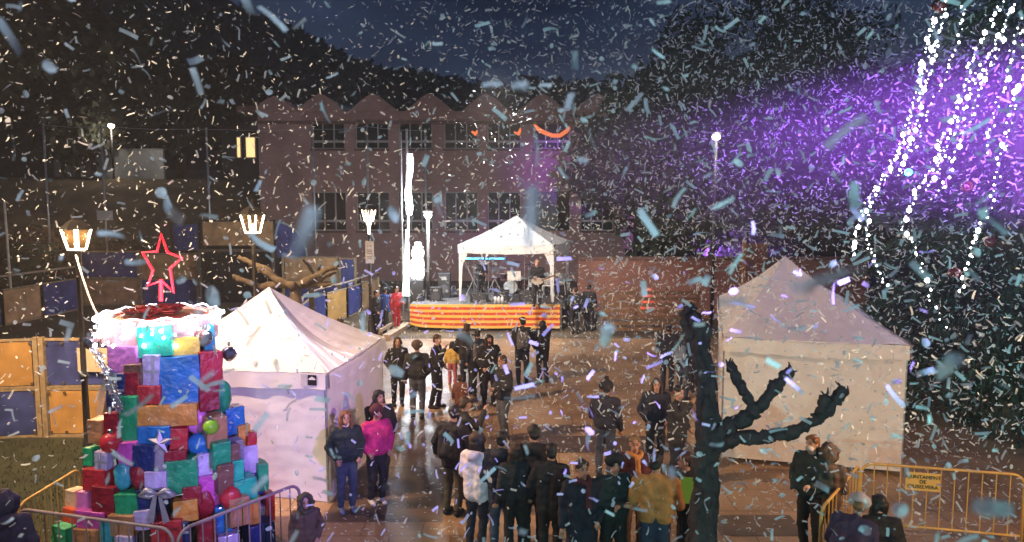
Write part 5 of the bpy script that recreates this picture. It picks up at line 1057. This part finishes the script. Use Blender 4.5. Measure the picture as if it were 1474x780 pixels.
    if bag:
        b = MB(); b.cone(U((-.08, .19, 1.04)), U((-.08, .17, 1.34)), .09, .08); b.cone(U((.08, .19, 1.04)), U((.08, .17, 1.34)), .09, .08); b.cone(U((0, .24, 1.08)), U((0, .23, 1.18)), .07, .06)
        for s in (-1, 1): b.cone(U((s * .10, .14, 1.38)), U((s * .11, -.02, 1.47)), .02, .02); b.cone(U((s * .11, -.02, 1.47)), U((s * .11, -.145, 1.30)), .02, .02); b.cone(U((s * .11, -.145, 1.30)), U((s * .13, -.05, 1.08)), .02, .02)
        QUEUE.append((b, 'backpack', [cl(bag)], t, k, .018, None, .01, 1))
    return t, k, wr, U, H
G1 = 'visitors standing on the square'
# group before the stage
person(572, 486, 1.66, 10, 'long haired woman all in black facing away from the stage, hands low', 'black', 'black', ('pocket', 'down'), ('long', 'brown'), coat=.02)
person(600, 492, 1.76, 172, 'person in black jacket, brown beanie and grey jeans seen from behind near the stage', 'charcoal', 'greyjeans', ('pocket', 'down'), ('short', 'brown'), hat=('beanie', 'brown'), hood=True, wide=1.06)
person(628, 482, 1.76, 75, 'man in black turned aside with one hand at his mouth before the banner', 'black', 'black', ('mouth', 'pocket'), ('short', 'brown'), stride=.06)
person(651, 492, 1.20, 175, 'small child in yellow jacket before the striped banner', 'yellow', 'pinkred', ('down', 'down'), ('long', 'black'), shoes='yellow')
person(672, 466, 1.80, 165, 'tall person in dark blue grey jacket before the banner middle, beside the child', 'charcoal', 'navy', ('pocket', 'pocket'), ('short', 'brown'), hood=True)
person(688, 474, 1.70, 190, 'person with dark backpack half hidden behind the tall one at the banner', 'navy', 'black', ('down', 'down'), ('short', 'black'), bag='grey')
person(704, 482, 1.72, 15, 'woman in black with a dark face mask, facing away from the stage', 'black', 'black', ('pocket', 'pocket'), ('long', 'black'), mask='wine', stride=.05)
person(662, 541, 1.02, 178, 'small child in rust red coat standing in front of the tall pair', 'rust', 'rust', ('down', 'down'), ('short', 'brown'), coat=.28)
person(752, 457, 1.80, 185, 'tall man in black jacket with grey backpack before the banner end', 'black', 'navy', ('hold', 'hold'), ('short', 'black'), bag='grey', stride=.05)
person(781, 462, 1.68, 200, 'woman in black jacket and trousers at the banner end beside the tall backpacker', 'black', 'black', ('phone', 'pocket'), ('long', 'black'))
person(724, 512, 1.76, -55, 'man in dark coat and grey jeans standing alone mid square, face lit, turned sideways', 'charcoal', 'greyjeans', ('pocket', 'hold'), ('short', 'brown'), stride=.05, coat=.05)
# by the left tent
person(497, 592, 1.64, 12, 'woman in dark green black jacket and jeans by the left tent corner', 'teal', 'jeans', ('pocket', 'pocket'), ('long', 'ginger'), shoes='paleblue')
person(541, 584, 1.64, 18, 'woman in magenta down jacket and black leggings by the left tent', 'magenta', 'black', ('pocket', 'pocket'), ('short', 'brown'), hat=('beanie', 'wine'), shoes='palegrey', mask='pinkred')
person(545, 562, 1.72, 20, 'person in black parka right behind the magenta jacket', 'black', 'charcoal', ('phone', 'pocket'), ('long', 'black'), hood=True)
# middle and right of the square
person(652, 585, 1.74, 150, 'person all in black with a dark bag, left of the white coat', 'black', 'olive', ('hold', 'side'), ('short', 'black'), bag='black', coat=.12)
person(668, 572, 1.70, 100, 'person in black and grey behind the white coat, arm raised', 'charcoal', 'black', ('phone', 'pocket'), ('short', 'brown'), hood=True)
person(686, 626, 1.66, 150, 'person in long white coat with dark scarf and brown beanie', 'white', 'navy', ('pocket', 'hold'), ('long', 'black'), hat=('beanie', 'brown'), scarf='black', hood=True, coat=.14, shoes='palegrey')
person(722, 622, 1.74, 170, 'person in navy black jacket and jeans right of the white coat', 'navy', 'jeans', ('hold', 'down'), ('short', 'black'), hood=True)
person(768, 613, 1.80, 185, 'tallest dark hooded person in the front row mid square', 'black', 'charcoal', ('down', 'hold'), ('short', 'black'), hood=True, wide=1.1)
person(793, 640, 1.68, 165, 'person in black coat pressed against the tallest dark one', 'black', 'black', ('down', 'pocket'), ('short', 'black'), coat=.2)
person(742, 640, 1.62, 200, 'person in black between navy jacket and the tallest dark one', 'charcoal', 'black', ('down', 'down'), ('long', 'brown'))
person(838, 662, 1.70, 12, 'person in long navy coat with flushed face in the front row', 'navy', 'navy', ('down', 'pocket'), ('short', 'brown'), coat=.35, scarf='wine')
person(884, 655, 1.72, 25, 'person in teal black jacket beside the long navy coat, arms folded', 'teal', 'black', ('cross', 'cross'), ('short', 'black'), hat=('beanie', 'black'))
person(872, 550, 1.74, 170, 'person in dark navy jacket and jeans with a black hat, alone mid right', 'navy', 'jeans', ('down', 'hold'), ('short', 'black'), hat=('pom', 'black'))
person(914, 628, 1.66, 0, 'person in dark red jacket with tan scarf behind the orange jacket', 'wine', 'brown', ('cross', 'pocket'), ('short', 'fair'), scarf='tan')
person(945, 655, 1.78, 180, 'broad person in quilted orange tan jacket seen from behind', 'tan', 'jeans', ('hold', 'hold'), ('short', 'black'), hood=False, wide=1.18)
pr, k_, w_r, U_, H_ = person(990, 652, 1.70, -70, 'person in black beside the trunk holding a lime green sheet', 'black', 'black', ('hold', 'hold'), ('short', 'brown'))
gq = V((P(989, 705, pr.location.y - .3).x, pr.location.y - .32, P(989, 705, pr.location.y - .3).z)); o = MB().box(gq, (.20, .012, .34), Matrix.Rotation(R(3), 3, 'Y')).at('green_sheet', pm('lime_paper', (.22, .50, .06), .5, .05, 3), gq); tag(o, 'lime green sheet held upright beside the tree trunk', 'sheet')
# dark group behind the trunk and at the stage
person(962, 467, 1.74, 175, 'dark person by the red parasol, first of the group beyond the trunk', 'navy', 'navy', ('down', 'hold'), ('short', 'black'))
person(985, 476, 1.72, 150, 'person in blue black jacket with pale backpack beyond the trunk', 'navy', 'jeans', ('down', 'down'), ('short', 'black'), bag='paleblue')
person(1003, 466, 1.78, 200, 'tall black clothed person directly beyond the trunk top', 'black', 'black', ('pocket', 'down'), ('short', 'black'))
person(945, 545, 1.70, 10, 'dark person with hood facing the house, left of the trunk', 'navy', 'charcoal', ('pocket', 'pocket'), ('long', 'brown'), hood=True)
person(976, 556, 1.72, 60, 'person in charcoal coat close to the trunk, turned aside', 'charcoal', 'navy', ('phone', 'pocket'), ('short', 'black'), coat=.2)
person(848, 410, 1.74, 170, 'dark person standing by the handrail right of the stage', 'black', 'charcoal', ('down', 'hold'), ('short', 'black'))
person(828, 414, 1.70, 190, 'dark person between stage edge and handrail', 'charcoal', 'black', ('pocket', 'hold'), ('short', 'brown'))
person(553, 414, 1.72, 120, 'person in blue jacket waiting left of the stage', 'blue', 'charcoal', ('down', 'pocket'), ('short', 'black'))
person(570, 412, 1.70, 40, 'person in red jacket and red trousers left of the stage', 'red', 'red', ('down', 'hold'), ('short', 'black'))
person(541, 418, 1.68, 60, 'dark person by the far lantern post left of the stage', 'charcoal', 'black', ('pocket', 'down'), ('short', 'brown'))
person(489, 458, 1.72, 170, 'dark haired person whose head shows over the left tent roof', 'brown', 'black', ('down', 'down'), ('short', 'brown'))
person(773, 374, 1.76, 5, 'musician in black with a guitar at the right of the gazebo', 'black', 'charcoal', ('hold', 'cross'), ('short', 'fair'), z0=SZ, group='musicians')

person(692, 372, 1.62, 20, 'keyboard player in dark clothes with a white cap', 'charcoal', 'black', ('hold', 'hold'), ('short', 'brown'), hat=('cap', 'palegrey'), z0=SZ, group='musicians')
# at the yellow barrier
person(1171, 627, 1.74, -25, 'masked ginger man in black jacket by the yellow barrier', 'teal', 'black', ('pocket', 'hold'), ('short', 'ginger'), mask='palegrey', hood=True)
person(1192, 642, 1.62, 170, 'person in striped brown hooded coat behind the masked man', 'brown', 'black', ('hold', 'hold'), None, hood=True, fur='brown', coat=.15)
person(1222, 716, 1.70, 160, 'person with pale grey cap and navy lilac jacket bending at the barrier', 'purple', 'navy', ('sit', 'sit'), ('short', 'fair'), hat=('beanie', 'palegrey'), lean=.5, crouch=.25, wide=1.1)
person(1277, 720, 1.60, 200, 'dark haired person in black bending beside the pale cap', 'black', 'black', ('sit', 'sit'), ('long', 'black'), lean=.4, crouch=.2)
person(439, 713, 1.22, 5, 'child in brown coat with pointed furry hood by the left tent', 'brown', 'brown', ('down', 'pocket'), ('short', 'black'), fur='olive', hood=True, coat=.1)
person(4, 712, 1.66, 170, 'person in purple coat cut off at the lower picture corner', 'purple', 'purple', ('pocket', 'down'), None, hood=True, fur='purple', coat=.2)
tmp_objs = []
for (b, nm, mats, par, k, vox, ex, amp, sm) in QUEUE:
    me = bpy.data.meshes.new(nm); bmesh.ops.recalc_face_normals(b.bm, faces=b.bm.faces[:]); b.bm.to_mesh(me); b.bm.free(); o = bpy.data.objects.new(nm, me); COL.objects.link(o); o.parent = par
    md = o.modifiers.new('r', 'REMESH'); md.mode = 'VOXEL'; md.voxel_size = vox; md.use_smooth_shade = True
    m2 = o.modifiers.new('s', 'SMOOTH'); m2.factor = .5; m2.iterations = 2; tmp_objs.append(o)
dg = bpy.context.evaluated_depsgraph_get(); new = [bpy.data.meshes.new_from_object(o.evaluated_get(dg)) for o in tmp_objs]
for o, me, (b0, nm, mats, par, k, vox, ex, amp, sm) in zip(tmp_objs, new, QUEUE):
    b = MB(); b.bm.from_mesh(me); sx = hash(par['label']) % 1000 if False else len(par['label']) * 3.1
    if amp:
        b.bm.normal_update()
        for v in b.bm.verts: q = v.co; v.co = q + v.normal * amp * (noise.noise((q.x * 9 + sx, q.y * 9, q.z * 13)) + .5 * noise.noise((q.x * 22, q.y * 22 + sx, q.z * 26)))
    if ex: ex(b, mats)
    for f in b.bm.faces: f.smooth = True
    b.bm.transform(Matrix.Scale(k, 4)); nme = bpy.data.meshes.new(nm); b.bm.to_mesh(nme); b.bm.free()
    for m in mats: nme.materials.append(m)
    o.modifiers.clear(); old = o.data; o.data = nme; bpy.data.meshes.remove(old); bpy.data.meshes.remove(me)
# the musician's guitar
gp = next(o for o in bpy.data.objects if o.get('label', '').startswith('musician in black')); gl_ = gp.location + V((0, -.26, 1.02))
gu = thing('electric_guitar', 'pale electric guitar held by the musician in black', 'guitar', gl_); gwood = pm('pale_guitar', (.42, .36, .30), .3, .15, 4, coat=.5)
b = MB(); b.prism([gl_ + V((math.cos(a) * .19 * (1 + .18 * math.cos(2 * a + .6)), 0, math.sin(a) * .14)) for a in [i * math.pi / 9 for i in range(18)]], (0, .05, 0)); b.build('body', gwood, gu); MB().bar(gl_ + V((.15, -.01, .03)), gl_ + V((.66, -.01, .22)), .04, .05).build('neck', brown_wood, gu); MB().bar(gl_ + V((.665, -.01, .222)), gl_ + V((.80, -.01, .27)), .03, .08).build('headstock', gwood, gu)

# ------------------------------------------------------------------ confetti in the air
conf = pm('confetti_paper', (.74, .86, .93), .55, .08, 3, trans=.35)
ct_ = conf.node_tree; mo_ = ct_.nodes['Material Output']; src_ = mo_.inputs['Surface'].links[0].from_socket; tb_ = nn(ct_, 'ShaderNodeBsdfTransparent'); mx_ = nn(ct_, 'ShaderNodeMixShader'); mx_.inputs[0].default_value = .30   # thin see-through paper
ct_.links.new(src_, mx_.inputs[1]); ct_.links.new(tb_.outputs[0], mx_.inputs[2]); ct_.links.new(mx_.outputs[0], mo_.inputs['Surface'])
fr_ = random.Random(2024)
def flake_mesh(seed):
    q = random.Random(seed); Ln = q.uniform(.045, .088); wd = q.uniform(.011, .020); curl = q.uniform(-.9, .9); tw = q.uniform(-.5, .5); n = 4; vs_, fs_ = [], []; x = z = 0.0
    for i in range(n + 1):
        a = curl * (i / n - .5); yv = V((0, math.cos(tw * i / n), math.sin(tw * i / n))) * wd / 2; vs_ += [V((x, 0, z)) - yv, V((x, 0, z)) + yv]; x += math.cos(a) * Ln / n; z += math.sin(a) * Ln / n
    c = sum(vs_, V((0, 0, 0))) / len(vs_); vs_ = [p - c for p in vs_]
    return vs_, [(2 * i, 2 * i + 1, 2 * i + 3, 2 * i + 2) for i in range(n)], Ln
def foam_mesh(seed):
    q = random.Random(seed); a, c = q.uniform(.018, .028), q.uniform(.012, .018); ring = [V((math.cos(k * math.pi / 5) * a * q.uniform(.85, 1.1), math.sin(k * math.pi / 5) * c * q.uniform(.85, 1.1), q.uniform(-.003, .003))) for k in range(10)]
    return [V((0, 0, .006))] + ring, [(0, 1 + k, 1 + (k + 1) % 10) for k in range(10)], a * 2
FM = [flake_mesh(100 + i) for i in range(10)] + [foam_mesh(200 + i) for i in range(4)]
FMESH = []
for vs_, fs_, Ln in FM:
    b = MB(); vv = [b.bm.verts.new(p) for p in vs_]
    for f in fs_: b.f([vv[i] for i in f])
    o = b.build('confetti_flake', conf, recalc=False, solid=.0012); FMESH.append(o.data); bpy.data.objects.remove(o)
camM = wmat(cam).inverted(); tanx, tany = 737 / F, 390 / F
flk = []
def rq(): return Quaternion((fr_.gauss(0, 1), fr_.gauss(0, 1), fr_.gauss(0, 1), fr_.gauss(0, 1))).normalized()
while len(flk) < 39000:
    p = V((fr_.uniform(-15, 15), fr_.uniform(.9, 24), fr_.uniform(.15, 11))); dens = .17 + .83 / (1 + math.exp(-(p.x - .5) / 1.6))
    if p.y > 16: dens *= .6
    if fr_.random() > dens: continue
    c = camM @ p; dpt = -c.z
    if dpt < .9: continue
    inside = abs(c.x) < dpt * tanx and abs(c.y) < dpt * tany
    if not inside and fr_.random() < .55: continue
    flk.append((p, rq(), fr_.uniform(.75, 1.75), fr_.randrange(14), dpt, inside))
flk.sort(key=lambda f: -(f[2] * FM[f[3]][2] / f[4]) if f[5] else 0)
for p, q, s, i, d_, ins in flk[:300]:
    o = bpy.data.objects.new('confetti_flake', FMESH[i]); COL.objects.link(o); o.location = p; o.rotation_euler = q.to_euler(); o.scale = (s, s, s); tag(o, 'pale curled paper confetti flake drifting in the night air', 'confetti', 'confetti flakes nearest the viewer')
b = MB()
for p, q, s, i, d_, ins in flk[300:]:
    vs_, fs_, Ln = FM[i]; vv = [b.bm.verts.new(p + q @ (v * s)) for v in vs_]
    for f in fs_: b.f([vv[k] for k in f])
tag(b.build('confetti', conf, recalc=False), 'countless pale paper confetti flakes swirling in the air', kind='stuff')
# confetti fallen on the paving
b = MB()
for _ in range(5200):
    p = V((fr_.uniform(-4, 9), fr_.uniform(8.5, 26), .018)); vs_, fs_, Ln = FM[fr_.randrange(14)]; q = Quaternion((0, 0, 1), fr_.uniform(0, 6.28)) @ Quaternion((1, 0, 0), fr_.uniform(-.3, .3)); vv = [b.bm.verts.new(p + q @ V((v.x, v.y, v.z * .3))) for v in vs_]
    for f in fs_: b.f([vv[k] for k in f])
tag(b.build('fallen_confetti', conf, recalc=False), 'pale confetti lying scattered on the wet paving', kind='stuff')
